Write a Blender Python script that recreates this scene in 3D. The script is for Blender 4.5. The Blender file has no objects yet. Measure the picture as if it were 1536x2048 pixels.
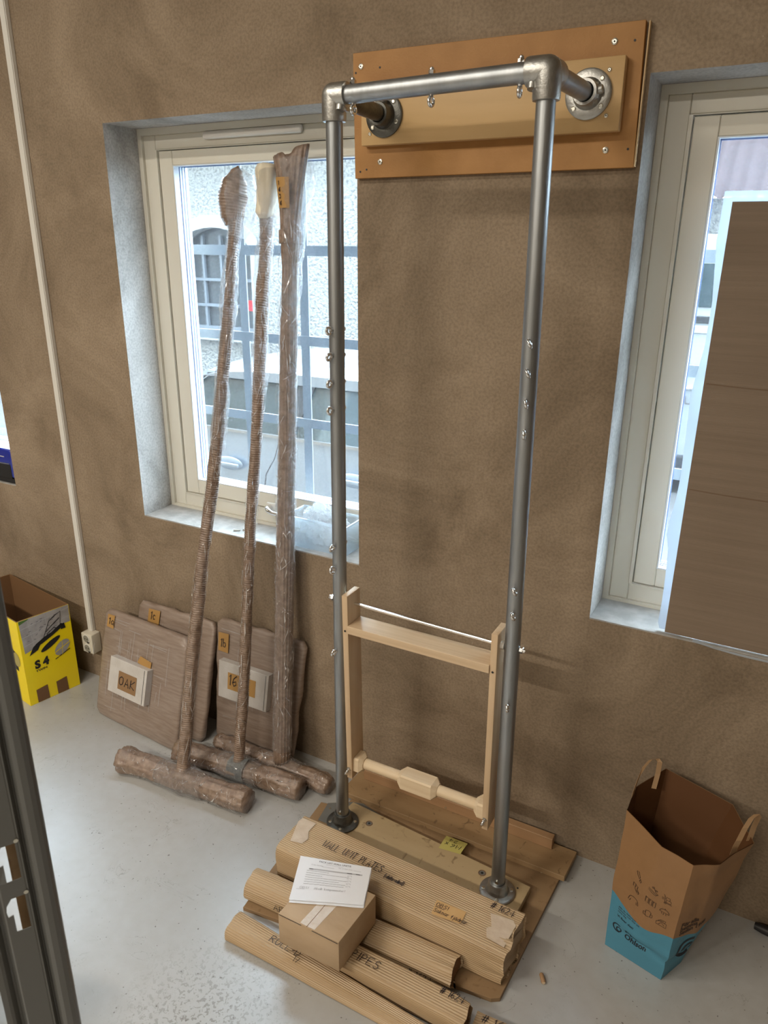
import bpy, bmesh, math, random
from mathutils import Vector, Matrix, noise
random.seed(7)
SC = bpy.context.scene
COL = SC.collection
PI = math.pi

# ------------------------------------------------------------------ camera
cd = bpy.data.cameras.new('camera'); cam = bpy.data.objects.new('camera', cd); COL.objects.link(cam)
cam.matrix_world = (Matrix.Translation((0, -2.0, 1.886)) @ Matrix.Rotation(math.radians(28.400), 4, 'Z')
                    @ Matrix.Rotation(math.radians(90 - 19.809), 4, 'X') @ Matrix.Rotation(math.radians(0.4275), 4, 'Z'))
cd.sensor_fit = 'AUTO'; cd.sensor_width = 36.0; cd.lens = 1493.92 / 2048 * 36.0
cd.clip_start = .05; cd.clip_end = 200
cd.dof.use_dof = True; cd.dof.focus_distance = 2.4; cd.dof.aperture_fstop = 9.0
SC.camera = cam
SC.cycles.transparent_max_bounces = 40
# ------------------------------------------------------------------ sky
w = bpy.data.worlds.new('sky'); SC.world = w; w.use_nodes = True
bg = w.node_tree.nodes['Background']
bg.inputs['Color'].default_value = (.85, .93, 1.0, 1); bg.inputs['Strength'].default_value = 22.0
# ------------------------------------------------------------------ view
SC.view_settings.view_transform = 'Standard'; SC.view_settings.look = 'None'
SC.view_settings.gamma = 1; SC.view_settings.use_curve_mapping = False
SC.view_settings.exposure = 0.0
# ceiling lamps, the far left and rear right added as unseen fill: (x, y, z, length, power)
LAMPS = [(-1.9, -1.75, 3.3, 1.4, 29, 'white ceiling tube lamp above the pipe frame, nearest the windows'), (-4.9, -1.75, 3.3, 1.4, 14, 'white ceiling tube lamp farthest left along the window wall'), (-2.7, -4.3, 3.3, 1.4, 135, 'white ceiling tube lamp at the back of the room, left one'), (-.6, -4.5, 3.3, 1.4, 78, 'white ceiling tube lamp at the back of the room, right one')]
LAMP_COLOR = (1.0, .91, .78)

# ================================================================== helpers
ORG = {}
def tag(o, label=None, cat=None, group=None, kind=None):
    if label: o['label'] = label
    if cat: o['category'] = cat
    if group: o['group'] = group
    if kind: o['kind'] = kind
    return o
def thing(name, loc, label=None, cat=None, group=None, kind=None):
    o = bpy.data.objects.new(name, None); COL.objects.link(o); o.location = loc
    o.empty_display_size = .05; ORG[o.name] = Vector(loc)
    return tag(o, label, cat, group, kind)
def org(p):
    return ORG.get(p.name, Vector((0, 0, 0))) if p else Vector((0, 0, 0))
def put(name, me, m, parent=None, smooth=False):
    """links mesh ME (world coordinates) as one object"""
    o = bpy.data.objects.new(name, me); COL.objects.link(o)
    if parent is not None:
        o.parent = parent; q = org(parent); ORG[o.name] = q
        if q.length: me.transform(Matrix.Translation(-q))
    else:
        ORG[o.name] = Vector((0, 0, 0))
    for k in (m if isinstance(m, (list, tuple)) else [m]): me.materials.append(k)
    if smooth:
        for p in me.polygons: p.use_smooth = True
        if smooth != 'all': me.set_sharp_from_angle(angle=math.radians(38))
    return o
def obj(name, bm, m, parent=None, smooth=False):
    me = bpy.data.meshes.new(name); bm.normal_update(); bm.to_mesh(me); bm.free()
    return put(name, me, m, parent, smooth)
def top(o, loc):
    """moves the origin of a top-level mesh to LOC"""
    o.data.transform(Matrix.Translation(-Vector(loc))); o.location = loc; ORG[o.name] = Vector(loc); return o
def B(): return bmesh.new()
def box(bm, a, b, bev=0, seg=1):
    x0, y0, z0 = a; x1, y1, z1 = b
    vs = [bm.verts.new(p) for p in ((x0,y0,z0),(x1,y0,z0),(x1,y1,z0),(x0,y1,z0),(x0,y0,z1),(x1,y0,z1),(x1,y1,z1),(x0,y1,z1))]
    fs = [bm.faces.new([vs[i] for i in f]) for f in ((3,2,1,0),(4,5,6,7),(0,1,5,4),(1,2,6,5),(2,3,7,6),(3,0,4,7))]
    if bev:
        es = {e for f in fs for e in f.edges}
        bmesh.ops.bevel(bm, geom=list(es), offset=bev, segments=seg, profile=.5, affect='EDGES')
    return vs
def hexa(bm, P, bev=0, seg=1):
    """8 corner points: bottom 4 ccw, top 4 ccw"""
    vs = [bm.verts.new(p) for p in P]
    fs = [bm.faces.new([vs[i] for i in f]) for f in ((3,2,1,0),(4,5,6,7),(0,1,5,4),(1,2,6,5),(2,3,7,6),(3,0,4,7))]
    if bev: bmesh.ops.bevel(bm, geom=list({e for f in fs for e in f.edges}), offset=bev, segments=seg, profile=.5, affect='EDGES')
def prism(bm, poly, lo, hi, bev=0):
    """horizontal polygon (x,y) extruded between two z"""
    a = [bm.verts.new((x, y, lo)) for x, y in poly]; b = [bm.verts.new((x, y, hi)) for x, y in poly]
    n = len(poly); fs = [bm.faces.new(a[::-1]), bm.faces.new(b)]
    for i in range(n): fs.append(bm.faces.new((a[i], a[(i+1)%n], b[(i+1)%n], b[i])))
    if bev: bmesh.ops.bevel(bm, geom=list(fs[1].edges), offset=bev, segments=2, profile=.5, affect='EDGES')
def extrude(bm, pts, vec):
    a = [bm.verts.new(p) for p in pts]; b = [bm.verts.new(Vector(p) + Vector(vec)) for p in pts]
    n = len(pts); bm.faces.new(a[::-1]); bm.faces.new(b)
    for i in range(n): bm.faces.new((a[i], a[(i+1)%n], b[(i+1)%n], b[i]))
def frame_of(d):
    d = Vector(d).normalized(); u = Vector((0, 0, 1)) if abs(d.z) < .9 else Vector((1, 0, 0))
    a = d.cross(u).normalized(); return a, a.cross(d).normalized()
def tube(bm, path, rad, n=16, cap=True):
    """path of points, radius number / list"""
    path = [Vector(p) for p in path]; R = rad if isinstance(rad, (list, tuple)) else [rad]*len(path)
    rings = []; ref = None
    for i, p in enumerate(path):
        d = (path[min(i+1, len(path)-1)] - path[max(i-1, 0)])
        if d.length < 1e-9: d = Vector((0, 0, 1))
        if ref is None: a, b = frame_of(d)
        else:
            d.normalize(); a = (ref - d*ref.dot(d)).normalized(); b = a.cross(d)
        ref = a
        rings.append([bm.verts.new(p + a*(R[i]*math.cos(2*PI*k/n)) + b*(R[i]*math.sin(2*PI*k/n))) for k in range(n)])
    for r, s in zip(rings, rings[1:]):
        for k in range(n): bm.faces.new((r[k], r[(k+1)%n], s[(k+1)%n], s[k]))
    if cap: bm.faces.new(rings[0][::-1]); bm.faces.new(rings[-1])
    bmesh.ops.recalc_face_normals(bm, faces=bm.faces[:]) if False else None
    return rings
def cyl(bm, p, q, r, r2=None, n=20): return tube(bm, [p, q], [r, r if r2 is None else r2], n)
def sphere(bm, c, r, n=16):
    bmesh.ops.create_uvsphere(bm, u_segments=n, v_segments=n//2+1, radius=r, matrix=Matrix.Translation(c))
def torus(bm, M, R, r, n=18, k=8):
    rg = []
    for i in range(n):
        a = 2*PI*i/n; rg.append([bm.verts.new(M @ Vector(((R+r*math.cos(2*PI*j/k))*math.cos(a), (R+r*math.cos(2*PI*j/k))*math.sin(a), r*math.sin(2*PI*j/k)))) for j in range(k)])
    for i in range(n):
        for j in range(k): bm.faces.new((rg[i][j], rg[(i+1)%n][j], rg[(i+1)%n][(j+1)%k], rg[i][(j+1)%k]))
def fix(bm): bmesh.ops.recalc_face_normals(bm, faces=bm.faces[:]); return bm
def ring_y(bm, x0, x1, z0, z1, l, r, b, t, y0, y1):
    """rectangular ring in the XZ plane with member widths l r b t"""
    o = [(x0,z0),(x1,z0),(x1,z1),(x0,z1)]; i = [(x0+l,z0+b),(x1-r,z0+b),(x1-r,z1-t),(x0+l,z1-t)]
    V = {(k, y): [bm.verts.new((x, yy, z)) for x, z in pts] for k, pts in (('o', o), ('i', i)) for y, yy in ((0, y0), (1, y1))}
    for j in range(4):
        m = (j+1) % 4
        bm.faces.new((V['o',0][j], V['o',0][m], V['i',0][m], V['i',0][j])); bm.faces.new((V['o',1][m], V['o',1][j], V['i',1][j], V['i',1][m]))
        bm.faces.new((V['o',0][m], V['o',0][j], V['o',1][j], V['o',1][m])); bm.faces.new((V['i',0][j], V['i',0][m], V['i',1][m], V['i',1][j]))
    fix(bm)
def plane(o, u, v):
    o, u, v = Vector(o), Vector(u), Vector(v); return lambda a, b: o + u*a + v*b
def polys(bm, F, L, mi=0):
    for p in L:
        try: f = bm.faces.new([bm.verts.new(F(*q)) for q in p]); f.material_index = mi
        except ValueError: pass
def ribbon(bm, F, strokes, wd, mi=0):
    for s in strokes:
        s = [Vector((p[0], p[1], 0)) for p in s]; L, R = [], []
        for i, p in enumerate(s):
            d = (s[min(i+1, len(s)-1)] - s[max(i-1, 0)])
            if d.length < 1e-9: d = Vector((1, 0, 0))
            d.normalize(); nrm = Vector((-d.y, d.x, 0))*wd/2
            e = d*wd*.35*(-1 if i == 0 else 1 if i == len(s)-1 else 0)
            L.append(bm.verts.new(F(*(p+nrm+e).xy))); R.append(bm.verts.new(F(*(p-nrm+e).xy)))
        for i in range(len(s)-1):
            f = bm.faces.new((R[i], R[i+1], L[i+1], L[i])); f.material_index = mi
GLY = {
'A':'0,0 2,6 4,0;.7,2 3.3,2','B':'0,0 0,6 2.6,6 3.4,5 2.6,3.2 0,3.1;2.6,3.2 3.8,1.8 2.8,0 0,0','C':'3.8,5 2.5,6 .8,5.2 0,3 .8,.8 2.4,0 3.8,.9','D':'0,0 0,6 2.4,5.6 3.8,3 2.4,.3 0,0',
'E':'3.6,6 0,6 0,0 3.6,0;0,3.1 2.8,3.1','F':'3.6,6 0,6 0,0;0,3.1 2.8,3.1','G':'3.8,5 2.4,6 .6,5 0,2.8 1,.4 3,.3 3.8,2.4 2.2,2.4','I':'1,0 1,6','K':'0,0 0,6;3.6,6 0,2.6 3.8,0','L':'0,6 0,0 3.4,0',
'M':'0,0 .5,6 2.2,2 4,6 4.5,0','N':'0,0 .2,6 3.6,0 3.9,6','O':'2,6 .4,5 0,3 .5,.8 2,0 3.5,.8 4,3 3.5,5.2 2,6','P':'.2,0 .2,6 2.6,5.9 3.6,4.6 2.6,3 .2,2.8','R':'0,0 0,6 2.6,5.9 3.5,4.6 2.4,3.1 0,3;1.6,3 3.8,0',
'S':'3.6,5.2 2.2,6 .6,5.3 .6,3.8 3,2.6 3.6,1.2 2.2,0 .2,.7','T':'0,6 4,6;2,6 2,0','U':'0,6 .2,1 1.8,0 3.4,1 3.7,6','W':'0,6 1,0 2.4,4.6 3.6,0 5,6','X':'0,6 4,0;4,6 0,0',
'1':'.6,4.6 1.6,6 1.4,0','2':'.2,4.8 1.4,6 3,5.4 2.9,3.8 .2,0 3.8,.1','3':'.4,5.4 2,6 3.2,5 1.6,3.3 3.4,1.8 2,0 .2,.6','4':'2.6,0 2.9,6 0,1.9 4,1.8','6':'3.2,6 1,4 .2,1.6 1.6,0 3.3,1 2.8,2.8 .6,2','#':'.8,0 1.8,6;2.6,0 3.6,6;0,4 4.4,4.2;-.2,1.9 4.2,2.1',
'!':'.8,6 .8,1.8;.8,.5 .8,0','(':'1.6,6.6 .4,4.6 .3,1.6 1.4,-.6',')':'.2,6.6 1.4,4.6 1.5,1.6 .4,-.6','-':'.4,2.4 2.6,2.5','.':'.5,0 .7,.2','"':'.3,6.2 .3,5;1.2,6.2 1.2,5',
'a':'2.9,3.6 1.2,4 .1,2.2 .7,.2 2.2,.6 2.9,3.4 3.1,0','c':'2.4,3.2 1.2,3.9 .2,2.2 1,.2 2.4,.8','b':'.2,6 .2,.2 2,.1 2.8,1.6 2,3.4 .3,3','d':'2.8,6 2.8,0;2.8,3.2 1,3.8 .1,1.8 1,0 2.8,.8','e':'.2,2 2.6,2.3 2,3.9 .5,3.4 .2,1.4 1.2,0 2.7,.6','f':'2.6,6 1.3,5.4 1.2,0;.1,3.6 2.4,3.7','h':'.2,6 .2,0;.2,2.6 1.4,3.8 2.5,3 2.6,0','i':'.6,3.8 .6,0;.6,5.2 .7,5.4','j':'1.3,3.8 1.2,-1.2 .1,-1.8;1.3,5.2 1.4,5.4',
'k':'.2,6 .2,0;2.4,3.8 .2,1.8 2.6,0','l':'.5,6 .5,0','n':'.2,3.8 .2,0;.2,2.8 1.4,3.9 2.4,3 2.5,0','m':'.2,3.8 .2,0;.2,2.8 1.1,3.9 1.8,3 1.8,0;1.8,2.8 2.8,3.9 3.5,3 3.6,0','o':'1.4,3.9 .2,2.6 .4,.6 1.6,0 2.7,1.4 2.4,3.2 1.4,3.9','r':'.2,3.8 .3,0;.3,2.6 1.2,3.7 2.2,3.6','s':'2.2,3.4 .8,3.9 .4,2.6 2,1.6 2,.4 .2,.1','t':'1.1,5.6 1,.4 2.1,.1;.1,3.8 2.1,3.9','u':'.2,3.8 .4,.3 1.6,.2 2.5,1.4 2.6,3.8;2.6,1.4 2.8,0','v':'0,3.8 1.2,0 2.5,3.8','w':'0,3.8 .9,0 1.9,3 2.8,0 3.8,3.8','x':'0,3.8 2.6,0;2.6,3.8 0,0','p':'.2,3.8 .2,-2;.2,3 1.6,3.9 2.7,2.4 1.8,.3 .3,.6','g':'2.6,3.6 1,3.9 .2,2.2 1,.4 2.6,1.2;2.7,3.8 2.5,-1.2 .4,-1.6','y':'0,3.8 1.3,.4;2.8,3.8 .6,-1.9'}
def hand(text, h, gap=1.0, slant=.08, jit=.25, seed=1):
    """hand lettering: single-stroke polylines, cap height h, start at the origin"""
    rnd = random.Random(seed); x = 0; out = []; s = h/6.0
    for c in text:
        if c == ' ': x += 2.8; continue
        um = c == 'ä'; g = GLY.get('a' if um else c)
        if not g: x += 2; continue
        st = [[tuple(float(t) for t in p.split(',')) for p in q.split()] for q in g.split(';')]
        mx = max(p[0] for q in st for p in q)
        if um: st += [[(.8,5),(.9,5.3)],[(2.2,5),(2.3,5.3)]]
        for q in st:
            out.append([((x+px+py*slant+rnd.uniform(-jit,jit)*.5)*s, (py+rnd.uniform(-jit,jit)*.5)*s) for px, py in q])
        x += mx + gap + .5
    return out
def squeeze(st, k): return [[(p[0]*k, p[1]) for p in q] for q in st]
def shift(st, dx, dy): return [[(p[0]+dx, p[1]+dy) for p in q] for q in st]
def write(name, F, strokes, wd, m, parent):
    bm = B(); ribbon(bm, F, strokes, wd); return obj(name, bm, m, parent)
_TC = {}
def text_mesh(body, size, bold=0.0, align='LEFT', space=1.0):
    cu = bpy.data.curves.new('t', 'FONT'); cu.body = body; cu.size = size; cu.offset = bold; cu.align_x = align; cu.space_line = space
    cu.resolution_u = 3
    o = bpy.data.objects.new('t', cu); COL.objects.link(o)
    dg = bpy.context.evaluated_depsgraph_get(); dg.update()
    me = bpy.data.meshes.new_from_object(o.evaluated_get(dg))
    vs = [v.co.copy() for v in me.vertices]; fs = [tuple(p.vertices) for p in me.polygons]
    bpy.data.objects.remove(o); bpy.data.curves.remove(cu); bpy.data.meshes.remove(me)
    return vs, fs
def print_text(name, F, body, size, m, parent, bold=0.0, align='LEFT', space=1.0, sx=1.0):
    vs, fs = text_mesh(body, size, bold, align, space)
    me = bpy.data.meshes.new(name); me.from_pydata([F(v.x*sx, v.y) for v in vs], [], fs); me.update()
    return put(name, me, m, parent)

# ================================================================== materials
def newmat(name):
    m = bpy.data.materials.new(name); m.use_nodes = True; return m, m.node_tree.nodes, m.node_tree.links, m.node_tree.nodes['Principled BSDF']
def mat(name, c, rough=.5, metal=0, c2=None, scale=8, detail=4, stretch=(1,1,1), bump=0, bscale=60, coat=0, coat_bump=0, spec=None, lo=.35, hi=.65, bdist=.01):
    m, N, L, b = newmat(name)
    b.inputs['Base Color'].default_value = (*c, 1); b.inputs['Roughness'].default_value = rough; b.inputs['Metallic'].default_value = metal
    if spec is not None: b.inputs['Specular IOR Level'].default_value = spec
    if c2 or bump or coat_bump:
        tc = N.new('ShaderNodeTexCoord'); mp = N.new('ShaderNodeMapping'); mp.inputs['Scale'].default_value = stretch; L.new(tc.outputs['Object'], mp.inputs[0])
    if c2:
        n = N.new('ShaderNodeTexNoise'); n.inputs['Scale'].default_value = scale; n.inputs['Detail'].default_value = detail; L.new(mp.outputs[0], n.inputs['Vector'])
        r = N.new('ShaderNodeValToRGB'); r.color_ramp.elements[0].color = (*c, 1); r.color_ramp.elements[1].color = (*c2, 1)
        r.color_ramp.elements[0].position = lo; r.color_ramp.elements[1].position = hi
        L.new(n.outputs['Fac'], r.inputs[0]); L.new(r.outputs[0], b.inputs['Base Color'])
    if bump:
        n2 = N.new('ShaderNodeTexNoise'); n2.inputs['Scale'].default_value = bscale; n2.inputs['Detail'].default_value = 3; L.new(mp.outputs[0], n2.inputs['Vector'])
        bp = N.new('ShaderNodeBump'); bp.inputs['Strength'].default_value = bump; bp.inputs['Distance'].default_value = bdist; L.new(n2.outputs['Fac'], bp.inputs['Height']); L.new(bp.outputs[0], b.inputs['Normal'])
    if coat:
        b.inputs['Coat Weight'].default_value = coat; b.inputs['Coat Roughness'].default_value = .08
        if coat_bump:
            n3 = N.new('ShaderNodeTexNoise'); n3.inputs['Scale'].default_value = 75; n3.inputs['Detail'].default_value = 3; n3.inputs['Distortion'].default_value = 2.5; L.new(mp.outputs[0], n3.inputs['Vector'])
            bp3 = N.new('ShaderNodeBump'); bp3.inputs['Strength'].default_value = coat_bump; bp3.inputs['Distance'].default_value = .02; L.new(n3.outputs['Fac'], bp3.inputs['Height']); L.new(bp3.outputs[0], b.inputs['Coat Normal'])
    return m
def plaster(name, c, c2, c3, bump=.5):
    m, N, L, b = newmat(name); tc = N.new('ShaderNodeTexCoord')
    b.inputs['Roughness'].default_value = .85; b.inputs['Specular IOR Level'].default_value = .2
    n = N.new('ShaderNodeTexNoise'); n.inputs['Scale'].default_value = 1.9; n.inputs['Detail'].default_value = 9; n.inputs['Roughness'].default_value = .66; n.inputs['Distortion'].default_value = .9; L.new(tc.outputs['Object'], n.inputs['Vector'])
    r = N.new('ShaderNodeValToRGB'); e = r.color_ramp.elements; e[0].position = .36; e[0].color = (*c2, 1); e[1].position = .66; e[1].color = (*c3, 1); k = e.new(.5); k.color = (*c, 1)
    L.new(n.outputs['Fac'], r.inputs[0])
    f = N.new('ShaderNodeTexNoise'); f.inputs['Scale'].default_value = 130; f.inputs['Detail'].default_value = 3; L.new(tc.outputs['Object'], f.inputs['Vector'])
    mx = N.new('ShaderNodeMix'); mx.data_type = 'RGBA'; mx.blend_type = 'MULTIPLY'; mx.inputs['Factor'].default_value = .35
    r2 = N.new('ShaderNodeValToRGB'); r2.color_ramp.elements[0].color = (.55,.55,.55,1); r2.color_ramp.elements[1].color = (1.15,1.15,1.15,1); r2.color_ramp.elements[0].position = .35; r2.color_ramp.elements[1].position = .6
    L.new(f.outputs['Fac'], r2.inputs[0]); L.new(r.outputs[0], mx.inputs['A']); L.new(r2.outputs[0], mx.inputs['B']); L.new(mx.outputs['Result'], b.inputs['Base Color'])
    g = N.new('ShaderNodeTexNoise'); g.inputs['Scale'].default_value = 45; g.inputs['Detail'].default_value = 8; g.inputs['Roughness'].default_value = .7; L.new(tc.outputs['Object'], g.inputs['Vector'])
    ad = N.new('ShaderNodeMath'); ad.operation = 'MULTIPLY_ADD'; ad.inputs[1].default_value = 3.0; L.new(n.outputs['Fac'], ad.inputs[0]); L.new(g.outputs['Fac'], ad.inputs[2])
    bp = N.new('ShaderNodeBump'); bp.inputs['Strength'].default_value = bump; bp.inputs['Distance'].default_value = .006; L.new(ad.outputs[0], bp.inputs['Height']); L.new(bp.outputs[0], b.inputs['Normal'])
    return m
def wood(name, c, c2, axis=0, ring=38, rough=.5, stain=None):
    m, N, L, b = newmat(name); tc = N.new('ShaderNodeTexCoord'); mp = N.new('ShaderNodeMapping'); b.inputs['Roughness'].default_value = rough; b.inputs['Specular IOR Level'].default_value = .3
    s = [ring]*3; s[axis] = 1.6; mp.inputs['Scale'].default_value = s; L.new(tc.outputs['Object'], mp.inputs[0])
    n = N.new('ShaderNodeTexNoise'); n.inputs['Scale'].default_value = 1.0; n.inputs['Detail'].default_value = 5; n.inputs['Distortion'].default_value = .5; L.new(mp.outputs[0], n.inputs['Vector'])
    r = N.new('ShaderNodeValToRGB'); r.color_ramp.elements[0].position = .32; r.color_ramp.elements[1].position = .68; r.color_ramp.elements[0].color = (*c, 1); r.color_ramp.elements[1].color = (*c2, 1)
    L.new(n.outputs['Fac'], r.inputs[0]); out = r.outputs[0]
    if stain:
        v = N.new('ShaderNodeTexNoise'); v.inputs['Scale'].default_value = 34; v.inputs['Detail'].default_value = 4; v.inputs['Distortion'].default_value = .8; L.new(tc.outputs['Object'], v.inputs['Vector'])
        q = N.new('ShaderNodeValToRGB'); q.color_ramp.elements[0].position = .62; q.color_ramp.elements[0].color = (0,0,0,1); q.color_ramp.elements[1].position = .72; q.color_ramp.elements[1].color = (.75,.75,.75,1); L.new(v.outputs['Fac'], q.inputs[0])
        mx = N.new('ShaderNodeMix'); mx.data_type = 'RGBA'; L.new(q.outputs[0], mx.inputs['Factor']); L.new(out, mx.inputs['A']); mx.inputs['B'].default_value = (*stain, 1); out = mx.outputs['Result']
    L.new(out, b.inputs['Base Color']); return m
def floor_mat():
    m, N, L, b = newmat('painted concrete floor'); tc = N.new('ShaderNodeTexCoord')
    def nz(sc, det=4, dist=0, st=(1,1,1), rg=.5):
        mp = N.new('ShaderNodeMapping'); mp.inputs['Scale'].default_value = st; L.new(tc.outputs['Object'], mp.inputs[0])
        n = N.new('ShaderNodeTexNoise'); n.inputs['Scale'].default_value = sc; n.inputs['Detail'].default_value = det; n.inputs['Distortion'].default_value = dist; n.inputs['Roughness'].default_value = rg; L.new(mp.outputs[0], n.inputs['Vector']); return n.outputs['Fac']
    def ramp(f, p0, p1, a=0, z=1):
        r = N.new('ShaderNodeMapRange'); r.inputs['From Min'].default_value = p0; r.inputs['From Max'].default_value = p1; r.inputs['To Min'].default_value = a; r.inputs['To Max'].default_value = z; r.clamp = True; L.new(f, r.inputs['Value']); return r.outputs[0]
    def mix(f, A, Bc):
        x = N.new('ShaderNodeMix'); x.data_type = 'RGBA'; L.new(f, x.inputs['Factor'])
        for s, v in (('A', A), ('B', Bc)):
            if isinstance(v, tuple): x.inputs[s].default_value = (*v, 1)
            else: L.new(v, x.inputs[s])
        return x.outputs['Result']
    def mul(a, c):
        x = N.new('ShaderNodeMath'); x.operation = 'MULTIPLY'; L.new(a, x.inputs[0])
        if isinstance(c, (int, float)): x.inputs[1].default_value = c
        else: L.new(c, x.inputs[1])
        return x.outputs[0]
    base = mix(ramp(nz(1.3, 6, .4), .35, .65), (.405,.41,.405), (.465,.47,.465))
    grain = ramp(nz(28, 6), .3, .7, .0, .35); base = mix(grain, base, (.36,.345,.32))
    # worn patch of chipped paint in front of the packages
    sx = N.new('ShaderNodeSeparateXYZ'); L.new(tc.outputs['Object'], sx.inputs[0])
    vd = N.new('ShaderNodeVectorMath'); vd.operation = 'DISTANCE'; vd.inputs[1].default_value = (-1.05, -1.02, 0); L.new(tc.outputs['Object'], vd.inputs[0])
    near = ramp(vd.outputs['Value'], .03, .27, 1, .0)
    chips = ramp(nz(95, 3, .8), .545, .575); wear = mul(chips, near)
    base = mix(wear, base, (.25,.24,.22))
    scr = ramp(nz(5, 5, 2.5, (1, 1, 1), .6), .497, .503); scr2 = ramp(nz(5, 5, 2.5, (1, 1, 1), .6), .503, .509, 1, 0)
    line = mul(mul(scr, scr2), ramp(nz(9, 2), .52, .66)); base = mix(mul(line, .8), base, (.2,.19,.17))
    spots = ramp(nz(95, 1), .735, .76); base = mix(mul(spots, .8), base, (.10,.085,.07))
    L.new(base, b.inputs['Base Color'])
    b.inputs['Specular IOR Level'].default_value = 1.0
    ro = ramp(nz(6, 5), .3, .7, .29, .36); L.new(ro, b.inputs['Roughness'])
    bp = N.new('ShaderNodeBump'); bp.inputs['Strength'].default_value = .12; bp.inputs['Distance'].default_value = .004; L.new(nz(35, 6), bp.inputs['Height']); L.new(bp.outputs[0], b.inputs['Normal'])
    return m
def clear(name, tint, body, a=.1, gloss=.1, rough=.05, bump=0, bscale=40):
    """thin clear sheet: passes light, with a share of haze (diffuse + translucent) and of gloss"""
    m, N, L, b = newmat(name); out = [n for n in N if n.type == 'OUTPUT_MATERIAL'][0]; N.remove(b)
    t = N.new('ShaderNodeBsdfTransparent'); t.inputs[0].default_value = (*tint, 1)
    d = N.new('ShaderNodeBsdfDiffuse'); d.inputs[0].default_value = (*body, 1); tr = N.new('ShaderNodeBsdfTranslucent'); tr.inputs[0].default_value = (*body, 1)
    g = N.new('ShaderNodeBsdfGlossy'); g.inputs['Roughness'].default_value = rough
    m1 = N.new('ShaderNodeMixShader'); m1.inputs[0].default_value = .5; L.new(d.outputs[0], m1.inputs[1]); L.new(tr.outputs[0], m1.inputs[2])
    m2 = N.new('ShaderNodeMixShader'); m2.inputs[0].default_value = a; L.new(t.outputs[0], m2.inputs[1]); L.new(m1.outputs[0], m2.inputs[2])
    lw = N.new('ShaderNodeLayerWeight'); lw.inputs['Blend'].default_value = .2
    mm = N.new('ShaderNodeMath'); mm.operation = 'MULTIPLY_ADD'; mm.inputs[1].default_value = .5; mm.inputs[2].default_value = gloss; L.new(lw.outputs['Facing'], mm.inputs[0])
    m3 = N.new('ShaderNodeMixShader'); L.new(mm.outputs[0], m3.inputs[0]); L.new(m2.outputs[0], m3.inputs[1]); L.new(g.outputs[0], m3.inputs[2])
    if bump:
        tc = N.new('ShaderNodeTexCoord'); n = N.new('ShaderNodeTexNoise'); n.inputs['Scale'].default_value = bscale; n.inputs['Detail'].default_value = 5; n.inputs['Distortion'].default_value = 2; L.new(tc.outputs['Object'], n.inputs['Vector'])
        bp = N.new('ShaderNodeBump'); bp.inputs['Strength'].default_value = bump; bp.inputs['Distance'].default_value = .02; L.new(n.outputs['Fac'], bp.inputs['Height'])
        for s in (g, d): L.new(bp.outputs[0], s.inputs['Normal'])
    L.new(m3.outputs[0], out.inputs[0]); return m

M_WALL = plaster('brown lime plaster', (.278,.211,.146), (.212,.158,.107), (.345,.266,.188))
M_REV = plaster('grey skim plaster', (.47,.455,.43), (.33,.315,.29), (.58,.565,.54), .25)
M_OTHER = plaster('plain room plaster', (.32,.27,.21), (.28,.23,.17), (.36,.31,.25))
M_CEIL = mat('ceiling white', (.62,.58,.52), .9)
M_FLOOR = floor_mat()
M_SILL = mat('dusty white sill', (.44,.435,.42), .6, c2=(.34,.335,.32), scale=25, bump=.2, bscale=90)
M_FRAME = mat('cream window paint', (.68,.66,.58), .38)
M_GLASS = clear('window glass', (.89,.96,1.0), (.8,.9,1.0), .018, .03, .02)
M_SPACER = mat('glazing spacer', (.10,.14,.30), .4)
M_BEADW = mat('white glazing edge', (.70,.76,.82), .35)
M_WHITE = mat('white plastic', (.70,.68,.63), .35)
M_BLACK = mat('black', (.012,.012,.013), .5)
M_GALV = mat('galvanised pipe', (.33,.35,.365), .43, 1, c2=(.42,.44,.455), scale=30, stretch=(1,1,.15), bump=.05, bscale=120)
M_CAST = mat('galvanised casting', (.40,.40,.385), .40, 1, c2=(.50,.50,.48), scale=40, bump=.16, bscale=160, bdist=.004)
M_DARKCAST = mat('dull dark casting', (.115,.115,.105), .45, .9, c2=(.17,.17,.155), scale=30, bump=.25, bscale=160, bdist=.004)
M_CHROME = mat('bright zinc', (.82,.83,.84), .12, 1)
M_SCREW = mat('screw head', (.72,.70,.62), .25, 1)
M_MDF = mat('orange brown fibreboard', (.37,.175,.042), .55, c2=(.42,.205,.055), scale=14, bump=.06, bscale=200)
M_MDFEDGE = mat('pale fibreboard edge', (.62,.44,.24), .7)
M_PLY = wood('birch plywood', (.55,.36,.165), (.64,.43,.21), 0, 16, .42)
M_PALE = wood('pale planed beech', (.56,.40,.25), (.66,.50,.33), 2, 60, .45)
M_TURN = wood('pale turned ash', (.66,.51,.33), (.74,.60,.42), 0, 60, .5)
M_CHIP = wood('stained chipboard', (.41,.30,.165), (.50,.375,.215), 0, 9, .5, stain=(.17,.11,.055))
M_SHEET = wood('brown hardboard', (.26,.165,.085), (.32,.21,.115), 0, 8, .6, stain=(.20,.12,.06))
M_PLANK = wood('old brown plank', (.30,.19,.095), (.37,.245,.13), 0, 16, .55, stain=(.13,.08,.04))
M_BATTEN = wood('brown batten', (.36,.21,.11), (.42,.26,.14), 0, 24, .5)
M_GREY = mat('grey painted metal', (.15,.15,.14), .45)
M_KRAFT = mat('kraft card', (.42,.295,.175), .6, c2=(.48,.345,.215), scale=18, detail=6, stretch=(.4,1,1), bump=.05, bscale=150)
M_CORR = mat('ribbed kraft', (.41,.285,.16), .5, c2=(.48,.345,.205), scale=9, stretch=(.25,2,2))
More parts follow.
